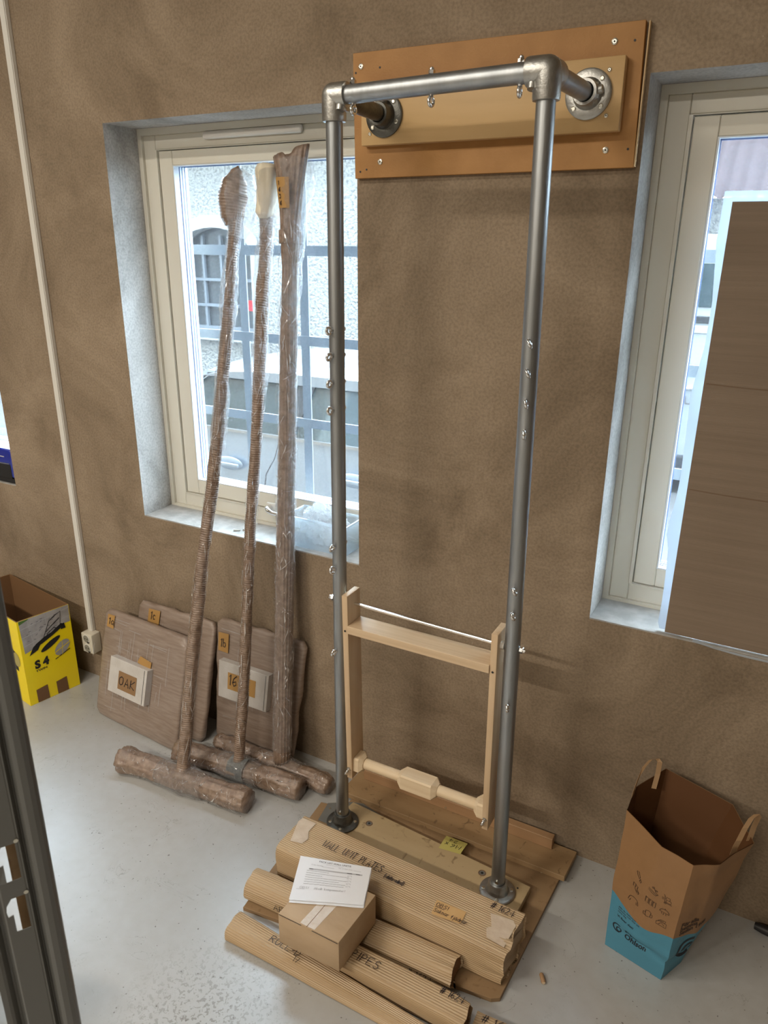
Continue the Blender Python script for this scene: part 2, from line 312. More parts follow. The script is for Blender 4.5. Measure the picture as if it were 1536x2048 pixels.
M_KRAFTIN = mat('kraft inside', (.20,.105,.045), .75)
M_TAPE = mat('clear parcel tape', (.56,.44,.32), .32, c2=(.64,.53,.41), scale=25, bump=.15, bscale=60)
M_LABEL = mat('paper tape label', (.42,.235,.07), .55)
M_BUFF = mat('buff paper label', (.60,.375,.16), .6)
M_PAPER = mat('white paper', (.80,.81,.84), .6)
M_INK = mat('marker ink', (.018,.013,.016), .5)
M_GINK = mat('grey print', (.46,.46,.48), .6)
M_MINK = mat('middle grey print', (.16,.16,.17), .6)
M_NOTE = mat('yellow sticky note', (.50,.44,.13), .6)
M_WRAP = mat('wrapped brown card', (.165,.105,.068), .5, c2=(.27,.19,.14), scale=55, detail=6, stretch=(1,1,1), coat=1, coat_bump=.28)
M_WRAPF = mat('wrapped flat card', (.235,.17,.13), .5, c2=(.31,.24,.195), scale=40, detail=8, stretch=(.35,.35,3), coat=1, coat_bump=.22)
M_FOAM = mat('cream foam', (.74,.66,.48), .5, c2=(.80,.74,.60), scale=10, coat=.8, coat_bump=.5)
M_FILM = clear('stretch film', (1,1,1), (.92,.94,.97), .13, .08, .10, 1.0, 60)
M_GLINT = clear('pale film glint', (1,1,1), (.97,.96,.95), .70, .35, .12)  # whitish colour stands for light caught on the film ridges
M_FILMW = clear('crumpled film', (.99,1,1), (.95,.97,1), .42, .06, .15, 1.0, 70)
M_BOXCLEAR = clear('clear storage plastic', (.95,.98,1), (.85,.93,1), .22, .03, .08)
M_WCARD = mat('white card', (.60,.575,.55), .5, c2=(.54,.51,.48), scale=18, coat=.6, coat_bump=.4)
M_CARDW = mat('brown window card', (.205,.150,.105), .75, c2=(.232,.172,.122), scale=14, detail=5, stretch=(.15,1,6), bump=.1, bscale=60)
M_BACK = clear('white backing film', (.93,.96,1), (.72,.82,.93), .85, .02, .3)
M_YEL = mat('yellow print', (.92,.72,.006), .38)
M_PAVE = mat('printed paving', (.30,.29,.29), .45, c2=(.42,.41,.41), scale=22)
M_GREEN = mat('printed green', (.07,.15,.03), .5)
M_BAG = mat('kraft bag', (.36,.22,.11), .62, c2=(.40,.25,.13), scale=12, bump=.08, bscale=40)
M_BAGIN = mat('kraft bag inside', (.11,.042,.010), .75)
M_BLUE = mat('pale blue print', (.075,.27,.39), .55, c2=(.09,.31,.44), scale=12, bump=.05, bscale=40)
M_BINK = mat('brown print', (.045,.022,.012), .6)
M_NAVY = mat('navy print', (.008,.012,.022), .55)
M_RACK = mat('dark grey enamel', (.13,.132,.125), .36)
M_STUCCO = mat('white roughcast', (.22,.235,.245), .85, c2=(.41,.42,.42), scale=26, detail=4, lo=.36, hi=.54, bump=1, bscale=26, bdist=.05)
M_SMOOTH = mat('white render', (.40,.42,.43), .8)
M_ROOF = mat('red brown sheet roof', (.026,.013,.017), .8, c2=(.034,.018,.022), scale=3)
M_ASPH = mat('asphalt', (.055,.055,.06), .8, c2=(.12,.12,.12), scale=90)
M_SILVER = mat('silver car paint', (.29,.35,.43), .28, .35, coat=.6)
M_VAN = mat('white van paint', (.38,.42,.46), .3, coat=.6)
M_CARBLUE = mat('blue car paint', (.004,.02,.30), .2, coat=1)
M_CARGL = mat('car glass', (.035,.06,.07), .05, spec=.8)
M_TRIM = mat('car black trim', (.03,.033,.04), .4)
M_TYRE = mat('tyre', (.015,.015,.017), .7)
M_HUB = mat('hub', (.4,.42,.45), .35, .8)
M_BARS = mat('pale grey bars', (.20,.235,.28), .5)
M_BWIN = mat('far window pane', (.07,.085,.10), .15)
M_RED = mat('red sticker', (.7,.02,.03), .5)

# ================================================================== room
X0, X1, YR, ZC, WT = -6.5, 2.6, -6.0, 3.5, .24
WINS = [(-2.163, -1.176), (-.397, .590), (-3.929, -2.942)]
ZS, ZT = .858, 2.256
bm = B(); box(bm, (X0-.2, YR-.2, -.15), (X1+.2, 0, 0)); tag(obj('floor', bm, M_FLOOR), kind='structure')
bm = B(); xs = sorted([X0, X1] + [v for q in WINS for v in q]); zs = [-.45, 0, ZS, ZT, ZC]
def solid(i, j):
    if j == 2:
        c = (xs[i]+xs[i+1])/2
        return not any(a < c < b for a, b in WINS)
    return True
VV = {}
def vv(x, y, z):
    k = (round(x,4), round(y,4), round(z,4))
    if k not in VV: VV[k] = bm.verts.new(k)
    return VV[k]
for i in range(len(xs)-1):
    for j in range(len(zs)-1):
        if not solid(i, j): continue
        a, b_, c, d = xs[i], xs[i+1], zs[j], zs[j+1]
        bm.faces.new((vv(a,0,c), vv(b_,0,c), vv(b_,0,d), vv(a,0,d)))
        bm.faces.new((vv(b_,WT,c), vv(a,WT,c), vv(a,WT,d), vv(b_,WT,d)))
for a, b_ in WINS:
    q = [(a,ZS),(b_,ZS),(b_,ZT),(a,ZT)]
    for k in range(4):
        p, r = q[k], q[(k+1)%4]
        f = bm.faces.new((vv(p[0],0,p[1]), vv(p[0],WT,p[1]), vv(r[0],WT,r[1]), vv(r[0],0,r[1]))); f.material_index = 1
tag(obj('wall_back', fix(bm), [M_WALL, M_REV]), kind='structure')
bm = B(); box(bm, (X0-.2, YR, 0), (X0, 0, ZC)); tag(obj('wall_left', bm, M_OTHER), kind='structure')
bm = B(); box(bm, (X1, YR, 0), (X1+.2, 0, ZC)); tag(obj('wall_right', bm, M_OTHER), kind='structure')
bm = B(); box(bm, (X0-.2, YR-.2, 0), (X1+.2, YR, ZC)); tag(obj('wall_rear', bm, M_OTHER), kind='structure')
bm = B(); box(bm, (X0-.2, YR-.2, ZC), (X1+.2, WT, ZC+.15)); tag(obj('ceiling', bm, M_CEIL), kind='structure')

def window(n, x0, x1, rebate=0.0):
    xs0, xs1 = x0, x1; x1 = x1+rebate     # the right stile sits in a rebate behind the plaster
    t = thing('window_%d' % n, ((x0+x1)/2, .16, ZS), kind='structure')
    e = .0006
    bm = B(); ring_y(bm, x0+e, x1-e, ZS+e, ZT-e, .018, .018, .012, .022, .150, WT-.002); obj('outer_trim', bm, M_FRAME, t)
    def members(pre, l, r, b, tp, w_l, w_b, w_t, ya, yb):
        for s in (0, 1):
            bm = B(); xa = x0+l if s == 0 else x1-r-w_l
            box(bm, (xa, ya, ZS+b), (xa+w_l, yb, ZT-tp), .002); obj(pre+'_stile', bm, M_FRAME, t)
        bm = B(); box(bm, (x0+l+w_l+e, ya+.0007, ZS+b), (x1-r-w_l-e, yb, ZS+b+w_b), .002); obj(pre+'_rail', bm, M_FRAME, t)
        bm = B(); box(bm, (x0+l+w_l+e, ya+.0007, ZT-tp-w_t), (x1-r-w_l-e, yb, ZT-tp), .002); obj(pre+'_rail', bm, M_FRAME, t)
    members('frame', .0185, .0185, .0125, .0225, .054, .054, .046, .160, WT-.003)
    bm = B(); ring_y(bm, x0+.073, x1-.073, ZS+.067, ZT-.0695, .009, .009, .0015, .0015, .1535, .2); obj('frame_bead', bm, M_BEADW if False else M_FRAME, t)
    members('sash', .0845, .0845, .0712, .0735, .060, .057, .047, .161, WT-.004)
    bm = B(); ring_y(bm, x0+.1448, x1-.1448, ZS+.1285, ZT-.1208, .004, .004, .004, .003, .1615, .184); obj('glazing_bead', bm, M_BEADW, t)
    for y in (.190, .2035, .217):
        bm = B(); ring_y(bm, x0+.1448, x1-.1448, ZS+.1285, ZT-.1208, .003, .003, .003, .003, y, y+.003); obj('spacer', bm, M_SPACER, t)
    bm = B(); ring_y(bm, x0+.1447, x1-.1447, ZS+.1284, ZT-.1207, .0015, .0015, .0015, .0015, .185, .234); obj('edge_seal', bm, M_BEADW, t)
    bm = B(); box(bm, (x0+.147, .196, ZS+.131), (x1-.147, .199, ZT-.123)); obj('glass_pane', bm, M_GLASS, t)
    bm = B(); box(bm, (xs0+.001, .0015, ZS+.0002), (xs1-.001, .1495, ZS+.0035)); obj('sill', bm, M_SILL, t)
    return t
w1 = window(1, *WINS[0], .115); w2 = window(2, *WINS[1], .115); w3 = window(3, *WINS[2], .115)
# trickle vent on the head of window 1
bm = B(); box(bm, (-1.862, .143, 2.2075), (-1.462, .1605, 2.2325), .0085, 4); obj('trickle_vent', bm, M_WHITE, w1, True)
# latch on the bottom rail
bm = B(); box(bm, (-1.672, .148, .915), (-1.625, .1605, .955), .004, 2)
la = obj('latch', bm, M_WHITE, w1, True)
bm = B(); tube(bm, [(-1.652,.150,.938),(-1.652,.128,.940),(-1.640,.118,.936),(-1.62,.116,.93),(-1.585,.118,.928),(-1.57,.12,.93)], [.011,.011,.010,.008,.007,.005], 12)
obj('latch_lever', fix(bm), M_CHROME, la, True)

# ------------------------------------------------------------------ grilles outside
def grille(x0, x1, label):
    t = thing('window_grille', ((x0+x1)/2, .30, ZS), label, 'grille', 'bar grilles outside the windows')
    for z in (1.858, 1.548, 1.242, .94):
        bm = B(); box(bm, (x0+.062, .296, z-.017), (x1-.062, .304, z+.017)); obj('horizontal_bar', bm, M_BARS, t)
        for xx in (x0+.085, x1-.085):
            bm = B(); tube(bm, [(xx, .2405, z), (xx, .2955, z)], .008, 8); obj('bracket', fix(bm), M_BARS, t)
    for k in range(4):
        x = x0+.034+.275*(k+.0) if False else x0+.310-.275+.275*k
        if x < x0+.05 or x > x1-.03: continue
        bm = B(); box(bm, (x-.018, .3045, .86), (x+.018, .3105, 2.22)); obj('vertical_bar', bm, M_BARS, t)
grille(*WINS[0], 'pale grey flat-bar grille outside the window behind the wrapped poles')
grille(*WINS[1], 'pale grey flat-bar grille outside the window covered by brown cardboard')

# ------------------------------------------------------------------ ceiling lamps (above the frame), two of them added fill
for (x, y, z, ln, pw, lab) in LAMPS:
    t = thing('ceiling_lamp', (x, y, z), lab, 'lamp', 'tube lamps on the ceiling')
    bm = B(); box(bm, (x-ln/2, y-.06, z+.03), (x+ln/2, y+.06, ZC-.0005), .01, 2); obj('housing', bm, M_WHITE, t)
    ld = bpy.data.lights.new('tube_light', 'AREA'); ld.shape = 'RECTANGLE'; ld.size = ln; ld.size_y = .1; ld.energy = pw; ld.color = LAMP_COLOR
    lo = bpy.data.objects.new('tube_light', ld); COL.objects.link(lo); lo.parent = t; lo.location = (0, 0, .02)

# ================================================================== street outside
# unseen facade added above and beside the room to keep skylight off the street
bm = B(); box(bm, (-45, 0, ZC+.151), (35, WT, 14)); box(bm, (-45, .02, -.45), (X0-.201, WT, ZC+.15)); box(bm, (X1+.201, .02, -.45), (35, WT, ZC+.15))
tag(obj('shade_wall', bm, plaster('added facade', (.42,.40,.36), (.38,.36,.32), (.46,.44,.40))), kind='structure')
GZ = -.40
bm = B(); box(bm, (-30, WT+.002, GZ-.1), (20, 30, GZ)); tag(obj('pavement', bm, M_ASPH), kind='structure')
# house with the arched window
t = thing('plastered_house', (-9, 7, GZ), 'white roughcast house with an arched barred window across the street', 'house')
YA = 7.0; HA = 3.35; ax0, ax1, az0, azs = -8.42, -7.05, .60, 1.72; axc = (ax0+ax1)/2; ar = (ax1-ax0)/2; AH = .36
arch = [(axc + ar*math.cos(PI*k/14), azs + AH*math.sin(PI*k/14)) for k in range(15)]
hole = [(ax0, az0), (ax1, az0)] + arch
bm = B()
def wq(p): bm.faces.new([bm.verts.new((x, YA, z)) for x, z in p])
wq([(-20,GZ),(ax0,GZ),(ax0,HA),(-20,HA)]); wq([(ax1,GZ),(-2.6,GZ),(-2.6,HA),(ax1,HA)]); wq([(ax0,GZ),(ax1,GZ),(ax1,az0),(ax0,az0)])
for k in range(14): a, c = arch[k], arch[k+1]; wq([c, a, (a[0], HA), (c[0], HA)])
for p, q in zip(hole, hole[1:]+hole[:1]):
    bm.faces.new([bm.verts.new(v) for v in ((p[0],YA,p[1]),(q[0],YA,q[1]),(q[0],YA+.3,q[1]),(p[0],YA+.3,p[1]))])
bm.faces.new([bm.verts.new(v) for v in ((-2.6,YA,GZ),(-2.6,YA+6,GZ),(-2.6,YA+6,HA),(-2.6,YA,HA))])
obj('wall', bm, M_STUCCO, t)
bm = B(); hexa(bm, [(-20,YA-.35,HA-.05),(-2.4,YA-.35,HA-.05),(-2.4,YA+6,HA+1.8),(-20,YA+6,HA+1.8),(-20,YA-.35,HA+.05),(-2.4,YA-.35,HA+.05),(-2.4,YA+6,HA+1.9),(-20,YA+6,HA+1.9)]); obj('roof', bm, M_ROOF, t)
bm = B(); W_ = .17
oa = [(axc+(ar+W_)*math.cos(PI*k/14), azs+(AH+W_)*math.sin(PI*k/14)) for k in range(15)]
O = [(ax1+W_, az0)] + oa + [(ax0-W_, az0)]; I = [(ax1, az0)] + arch + [(ax0, az0)]
for k in range(len(O)-1):
    P = [(O[k][0],YA-.03,O[k][1]),(O[k+1][0],YA-.03,O[k+1][1]),(I[k+1][0],YA-.03,I[k+1][1]),(I[k][0],YA-.03,I[k][1])]
    bm.faces.new([bm.verts.new(p) for p in P])
    for a, c in ((P[0], P[1]), (P[2], P[3])): bm.faces.new([bm.verts.new(v) for v in (a, c, (c[0],YA,c[2]), (a[0],YA,a[2]))])
obj('window_surround', bm, M_SMOOTH, t)
bm = B(); box(bm, (ax0-.25, YA-.09, az0-.12), (ax1+.25, YA+.05, az0)); obj('window_ledge', bm, M_SMOOTH, t)
bm = B(); bm.faces.new([bm.verts.new((x, YA+.2, z)) for x, z in hole]); gp = obj('window_pane', fix(bm), M_BWIN, t)
for k in range(1, 4):
    x = ax0+(ax1-ax0)*k/4; bm = B(); box(bm, (x-.02, YA+.14, az0), (x+.02, YA+.19, azs+AH*.7)); obj('glazing_bar', bm, M_TRIM if False else M_BARS, gp)
for k in range(1, 4):
    z = az0+(azs-az0)*k/3; bm = B(); box(bm, (ax0, YA+.135, z-.02), (ax1, YA+.185, z+.02)); obj('glazing_bar', bm, M_BARS, gp)
bm = B(); box(bm, (ax0+.02, YA+.13, az0+.01), (ax1-.02, YA+.19, az0+.06)); obj('glazing_bar', bm, M_BARS, gp)
bm = B(); box(bm, (-7.30, YA+.12, .92), (-7.14, YA+.13, 1.07)); obj('red_sticker', bm, M_RED, gp)
# house with the sheet roof
t = thing('shed_building', (1, 9, GZ), 'white building under a red-brown corrugated roof behind the van', 'building')
YB = 9.6; bx1, bz0, bz1 = -1.33, .6, 2.12
bm = B(); box(bm, (-1.95, YB, GZ), (8, YB+3, 2.48)); obj('wall', bm, M_STUCCO, t)
bm = B(); box(bm, (-1.9, YB-.02, bz0), (bx1, YB-.005, bz1)); gp = obj('window_pane', bm, M_BWIN, t)
for z in (.6, .92, 1.24, 1.56, 1.86, 2.12):
    bm = B(); box(bm, (-1.9, YB-.05, z-.02), (bx1, YB-.02, z+.02)); obj('glazing_bar', bm, M_BARS, gp)
for x in (bx1, -1.62):
    bm = B(); box(bm, (x-.02, YB-.051, bz0), (x+.03, YB-.02, bz1)); obj('glazing_bar', bm, M_BARS, gp)
bm = B(); rows = []
for s in (0, 1):
    r = []
    for k in range(340):
        x = -1.99+k*.032; dz = .022*math.sin(2*PI*x/.19); r.append(bm.verts.new((x, YB-.35+s*3.4, 2.47+s*3.6+dz)))
    rows.append(r)
for k in range(339): bm.faces.new((rows[0][k], rows[0][k+1], rows[1][k+1], rows[1][k]))
obj('corrugated_roof', bm, M_ROOF, t, 'all')

def car(name, label, xf, xr, y0, wid, paint, dirn=1, belt=.65, wtop=1.02, roof=1.12, wheels=(.75, .8), pillars=(), handles=(), clad=None, hood=.42, g0=1.05, c0=1.62):
    """side profile extruded across the car; xf nose, xr tail"""
    t = thing(name, ((xf+xr)/2, y0+wid/2, GZ), label, 'car')
    s = 1 if xr > xf else -1; L_ = abs(xr-xf)
    P = lambda u: xf + s*u
    def arc(cx, r=.335):
        return [(cx-r*math.cos(PI*k/10)*1.0, GZ+.22+.09+r*math.sin(PI*k/10)) for k in range(11)]
    wf, wr = wheels[0], L_-wheels[1]
    low = GZ+.24
    side = [(0.02, low)] + [(a, max(z, low)) for a, z in arc(wf)] + [(a, max(z, low)) for a, z in arc(wr)] + [(L_-.02, low), (L_, .18), (L_-.03, belt-.08), (L_-.25, belt), (g0+.10, belt), (g0*.5+.02, hood+.12), (.10, hood), (.0, .1)]
    lv = [(y0, 0), (y0+.06, .0)]
    bm = B()
    # body with a slight tumblehome: the side leans inward above the handle line
    def ring(y, ins, bulge=0):
        out = []
        for u, z in side:
            k = max(0, (z-.15)/.5); out.append(bm.verts.new((P(min(max(u, ins), L_-ins)), y + bulge*k*k*.10, z)))
        return out
    A = ring(y0, 0, 1); Bk = ring(y0+wid, 0, -1)
    n = len(side)
    for k in range(n): bm.faces.new((A[k], A[(k+1)%n], Bk[(k+1)%n], Bk[k]))
    bm.faces.new(A); bm.faces.new(Bk)
    body = obj('body', fix(bm), paint, t, True)
    # greenhouse
    g1 = L_-.18; c1 = L_-.62; ins = .17
    bm = B()
    K = [(g0, y0+.10, belt-.01), (g1, y0+.10, belt-.01), (g1, y0+wid-.10, belt-.01), (g0, y0+wid-.10, belt-.01)]
    T = [(c0, y0+ins+.08, wtop), (c1, y0+ins+.08, wtop), (c1, y0+wid-ins-.08, wtop), (c0, y0+wid-ins-.08, wtop)]
    hexa(bm, [(P(a), y, z) for a, y, z in K+T]); obj('window_glass', fix(bm), M_CARGL, t)
    bm = B(); rows = []
    for i in range(17):
        u = i/16; x = c0-.10 + (c1-c0+.22)*u; cam_ = (roof-wtop)*(1-(2*u-1)**4)*.75
        row = []
        for j in range(9):
            v = j/8; y = y0+ins+.04 + (wid-2*ins-.08)*v; row.append(bm.verts.new((P(x), y, wtop-.035*(2*u-1)**4 + cam_*.45 + (roof-wtop)*.55*(1-(2*v-1)**4))))
        rows.append(row)
    for i in range(16):
        for j in range(8): bm.faces.new((rows[i][j], rows[i+1][j], rows[i+1][j+1], rows[i][j+1]))
    for i in (0, 16): bm.faces.new(rows[i] + [bm.verts.new((rows[i][8].co.x, rows[i][8].co.y, wtop-.06)), bm.verts.new((rows[i][0].co.x, rows[i][0].co.y, wtop-.06))])
    for j in (0, 8):
        for i in range(16):
            a, b_ = rows[i][j], rows[i+1][j]; bm.faces.new((a, b_, bm.verts.new((b_.co.x, b_.co.y, wtop-.035)), bm.verts.new((a.co.x, a.co.y, wtop-.035))))
    obj('roof', fix(bm), paint, t, True)
    sy = lambda z: y0+.10+(ins-.02)*(z-belt)/(wtop-belt)-.006
    for (ua, ub, wd) in pillars:
        bm = B(); hexa(bm, [(P(ua), sy(belt)-.012, belt-.01), (P(ua+wd), sy(belt)-.012, belt-.01), (P(ua+wd), sy(belt)+.01, belt-.01), (P(ua), sy(belt)+.01, belt-.01),
                            (P(ub), sy(wtop)-.012, wtop), (P(ub+wd), sy(wtop)-.012, wtop), (P(ub+wd), sy(wtop)+.01, wtop), (P(ub), sy(wtop)+.01, wtop)]); obj('pillar', fix(bm), M_TRIM, t)
    for ua, ub in ((g0-.05, c0-.06), (g1-.06, c1-.02)):
        bm = B(); hexa(bm, [(P(ua), sy(belt)-.014, belt-.01), (P(ua+.08), sy(belt)-.014, belt-.01), (P(ua+.08), sy(belt)+.03, belt-.01), (P(ua), sy(belt)+.03, belt-.01),
                            (P(ub), sy(wtop)-.014, wtop), (P(ub+.08), sy(wtop)-.014, wtop), (P(ub+.08), sy(wtop)+.03, wtop), (P(ub), sy(wtop)+.03, wtop)]); obj('pillar', fix(bm), paint, t)
    bm = B(); box(bm, (min(P(g0), P(g1)), sy(belt)-.016, belt-.014), (max(P(g0), P(g1)), sy(belt)+.004, belt+.006)); obj('belt_strip', bm, M_HUB, t)
    bm = B(); tube(bm, [(P(c0-.3), sy(wtop-.25)-.012, wtop-.26), (P(c0-.05), sy(wtop)-.012, wtop-.02), (P((c0+c1)/2), sy(wtop)-.012, wtop+.004), (P(c1), sy(wtop)-.012, wtop-.012)], .012, 8); obj('window_seal', fix(bm), M_TRIM, t)
    for xh, zh in handles:
        bm = B(); M_ = Matrix.Translation((xh, y0+.01, zh)) @ Matrix.Diagonal((.115, .016, .048, 1)); bmesh.ops.create_uvsphere(bm, u_segments=20, v_segments=10, radius=1, matrix=M_)
        cup = obj('handle_cup', bm, M_SILVER, t, True)
        bm = B(); box(bm, (xh-.10, y0-.038, zh-.016), (xh+.105, y0-.016, zh+.014), .009, 3); obj('door_handle', bm, paint, cup, True)
    for cx in (wf, wr):
        bm = B(); tube(bm, [(P(cx), y0+.03, GZ+.31), (P(cx), y0+.05, GZ+.31), (P(cx), y0+.22, GZ+.31), (P(cx), y0+.24, GZ+.31)], [.285, .31, .31, .28], 28); wt = obj('wheel', fix(bm), M_TYRE, t, True)
        bm = B(); tube(bm, [(P(cx), y0+.012, GZ+.31), (P(cx), y0+.06, GZ+.31)], [.17, .205], 20); obj('hub_cap', fix(bm), M_HUB, wt, True)
        bm = B(); tube(bm, [(P(cx), y0+wid-.24, GZ+.31), (P(cx), y0+wid-.03, GZ+.31)], .31, 24); obj('wheel', fix(bm), M_TYRE, t, True)
    return t
c1 = car('silver_car', 'silver car parked right outside the window behind the wrapped poles', -4.60, -.85, 1.9, 1.7, M_SILVER,
         pillars=((1.62, 1.74, .12), (2.44, 2.54, .03)), handles=((-3.345, .43), (-2.335, .455)), g0=.36, c0=.98, wheels=(.62,.8))
bm = B(); tube(bm, [(-2.93,1.945,.64),(-2.95,1.905,.52),(-3.02,1.896,.40),(-3.06,1.897,.15),(-3.06,1.898,-.1)], .004, 6); obj('door_gap', fix(bm), M_TRIM, c1)
# wheelchair-like frame lying in the car is seen as a pale bar behind the glass
car('white_car', 'white car standing behind the silver car in the street', -5.4, -1.9, 4.0, 1.6, M_VAN, belt=.45, wtop=.82, roof=.92, pillars=((1.7, 1.62, .1),))
# van
t = thing('white_van', (-.6, 6.6, GZ), 'white delivery van seen from behind through the right window', 'van')
vy = 5.5
bm = B(); prof = [(-1.75,-.12),(.55,-.12),(.58,.9),(.50,1.85),(.36,1.98),(-1.56,1.98),(-1.70,1.85),(-1.78,.9)]
extrude(bm, [(x, vy, z) for x, z in prof], (0, 3.3, 0)); bmesh.ops.bevel(bm, geom=[e for e in bm.edges if abs(e.verts[0].co.y-vy)<1e-4 and abs(e.verts[1].co.y-vy)<1e-4], offset=.06, segments=3, profile=.6, affect='EDGES')
obj('body', fix(bm), M_VAN, t, True)
for a, b_ in ((-1.55, -.98), (-.93, -.30)):
    bm = B(); box(bm, (a, vy-.012, 1.36), (b_, vy-.001, 1.74), .004); obj('rear_window', bm, M_CARGL, t)
bm = B(); box(bm, (-1.4, vy-.02, 1.22), (.2, vy-.001, 1.285), .006); obj('grey_moulding', bm, M_TRIM, t)
bm = B(); box(bm, (-1.60, vy-.015, 1.13), (.4, vy-.001, 1.20), .005); obj('top_strip', bm, M_SMOOTH, t)
bm = B(); box(bm, (-1.76, vy-.06, -.22), (.56, vy+.05, -.02), .02, 2); obj('bumper', bm, M_TRIM, t)
bm = B(); box(bm, (-.96, vy-.006, -.1), (-.945, vy+.0, 1.9)); obj('door_gap', bm, M_TRIM, t)
bm = B(); tube(bm, [(-1.0+.05*k, vy-.012, .625+.05*((k-3)/5)**2) for k in range(10)], .018, 8); obj('chrome_arc', fix(bm), M_CHROME, t)
print_text('badge', plane((-.885, vy-.013, .475), (1,0,0), (0,0,1)), 'JUMPER', .105, M_MINK, t, .003, sx=1.25)
for cx in (-1.45, .28):
    bm = B(); cyl(bm, (cx-.12, vy+.9, GZ+.33), (cx+.12, vy+.9, GZ+.33), .33, n=24); obj('wheel', fix(bm), M_TYRE, t)

# ================================================================== wall board
t = thing('mounting_board', (-.79, 0, 2.2), 'orange-brown fibreboard with a paler plywood board on it, screwed high on the wall', 'board')
bm = B(); hexa(bm, [(-1.172,-.018,2.056),(-.409,-.018,2.058),(-.409,-.0006,2.058),(-1.172,-.0006,2.056),(-1.177,-.018,2.364),(-.416,-.018,2.359),(-.416,-.0006,2.359),(-1.177,-.0006,2.364)], .0008)
obj('back_panel', bm, M_MDF, t)
bm = B(); box(bm, (-.4088,-.0165,2.060), (-.4062,-.001,2.357)); obj('panel_edge', bm, M_MDFEDGE, t)
bm = B(); box(bm, (-1.137,-.045,2.1345), (-.446,-.0185,2.2895), .0035, 2); obj('front_panel', bm, M_PLY, t, True)
def screw_mesh(r, depth=.0025):
    bm = B(); tube(bm, [(0,0,0),(0,0,depth*.6),(0,0,depth)], [r, r, r*.62], 16)
    me = bpy.data.meshes.new('screw'); fix(bm).to_mesh(me); bm.free(); me.materials.append(M_SCREW)
    bm = B(); tube(bm, [(0,0,depth+.0001),(0,0,depth+.0004)], [r*.34, r*.34], 6); m2 = bpy.data.meshes.new('drive'); fix(bm).to_mesh(m2); bm.free(); m2.materials.append(M_BLACK)
    return me, m2
SCR = {}
def screw(parent, p, n, r=.006, nest=False):
    if r not in SCR: SCR[r] = screw_mesh(r)
    a, b_ = SCR[r]; q = org(parent); Mx = Matrix.Translation(Vector(p)-q) @ Vector((0,0,1)).rotation_difference(Vector(n)).to_matrix().to_4x4()
    o = bpy.data.objects.new('screw', a); COL.objects.link(o); o.parent = parent; o.matrix_local = Mx
    if nest: return o
    d = bpy.data.objects.new('screw_recess', b_); COL.objects.link(d); d.parent = o
    return o
for x, z in ((-1.152,2.331),(-.481,2.323),(-1.092,2.096),(-.478,2.098)): screw(t, (x,-.018,z), (0,-1,0), .0072)
for x, z in ((-1.109,2.163),(-.480,2.262),(-.478,2.168),(-1.10,2.262)): screw(t, (x,-.045,z), (0,-1,0), .0046)
for x, z in ((-1.168,2.317),(-1.094,2.324),(-.436,2.321),(-.426,2.098),(-1.155,2.073),(-1.135,2.078)):
    bm = B(); cyl(bm, (x,-.0188,z), (x,-.0178,z), .0027, n=10); obj('drill_hole', fix(bm), M_BLACK, t)

# ================================================================== pipe frame
LA, LB = Vector((-1.078,-.284,.043)), Vector((-1.065,-.296,2.2135))
RA, RB = Vector((-.518,-.303,.043)), Vector((-.5405,-.31,2.2200))
t = thing('pipe_frame', (-.8,-.3,.042), 'tall galvanised pipe frame with eye bolts standing on the plank', 'frame')
PF = t; PR = .0207
def on(A, Bv, z): return A + (Bv-A)*((z-A.z)/(Bv.z-A.z))
for A, Bv in ((LA, LB), (RA, RB)):
    bm = B(); tube(bm, [A+(Bv-A)*k for k in (0,.25,.5,.75,.985)], PR, 28); obj('upright_pipe', fix(bm), M_GALV, t, True)
bm = B(); tube(bm, [LB+Vector((.02,0,0)), (LB+RB)/2, RB-Vector((.02,0,0))], PR, 28); obj('crossbar', fix(bm), M_GALV, t, True)
FL, FR = Vector((-1.064,-.0455,2.205)), Vector((-.523,-.0455,2.215))
for Bv, F_ in ((LB, FL), (RB, FR)):
    bm = B(); tube(bm, [Bv+(F_-Bv)*.05, F_], PR, 24); obj('arm_pipe', fix(bm), M_GALV if F_ is FR else M_DARKCAST, t, True)
def elbow(Bv, sx, down, back):
    bm = B(); r = .0292
    sphere(bm, Bv, r*1.0, 24)
    for d, l in ((Vector((sx,0,0)), .038 if sx > 0 else .043), (down, .055), (back, .046)):
        tube(bm, [Bv, Bv+d*(l-.005), Bv+d*l, Bv+d*(l+.001)], [r, r, r-.0012, PR+.0006], 28)
    fix(bm); e = obj('elbow_fitting', bm, M_CAST, t, True)
    bm = B(); c = Bv+Vector((sx*.026,-.012,-.024)); cyl(bm, c, c+Vector((0,-.004,-.011)), .011, .010, 14); obj('set_screw_boss', fix(bm), M_CAST, e, True)
    bm = B(); box(bm, (min(Bv.x,Bv.x+sx*.036), Bv.y-.012, Bv.z-.0345), (max(Bv.x,Bv.x+sx*.036), Bv.y+.012, Bv.z-.02), .002, 2); obj('rib', bm, M_CAST, e, True)
elbow(LB, 1, (LA-LB).normalized(), (FL-LB).normalized())
elbow(RB, -1, (RA-RB).normalized(), (FR-RB).normalized())
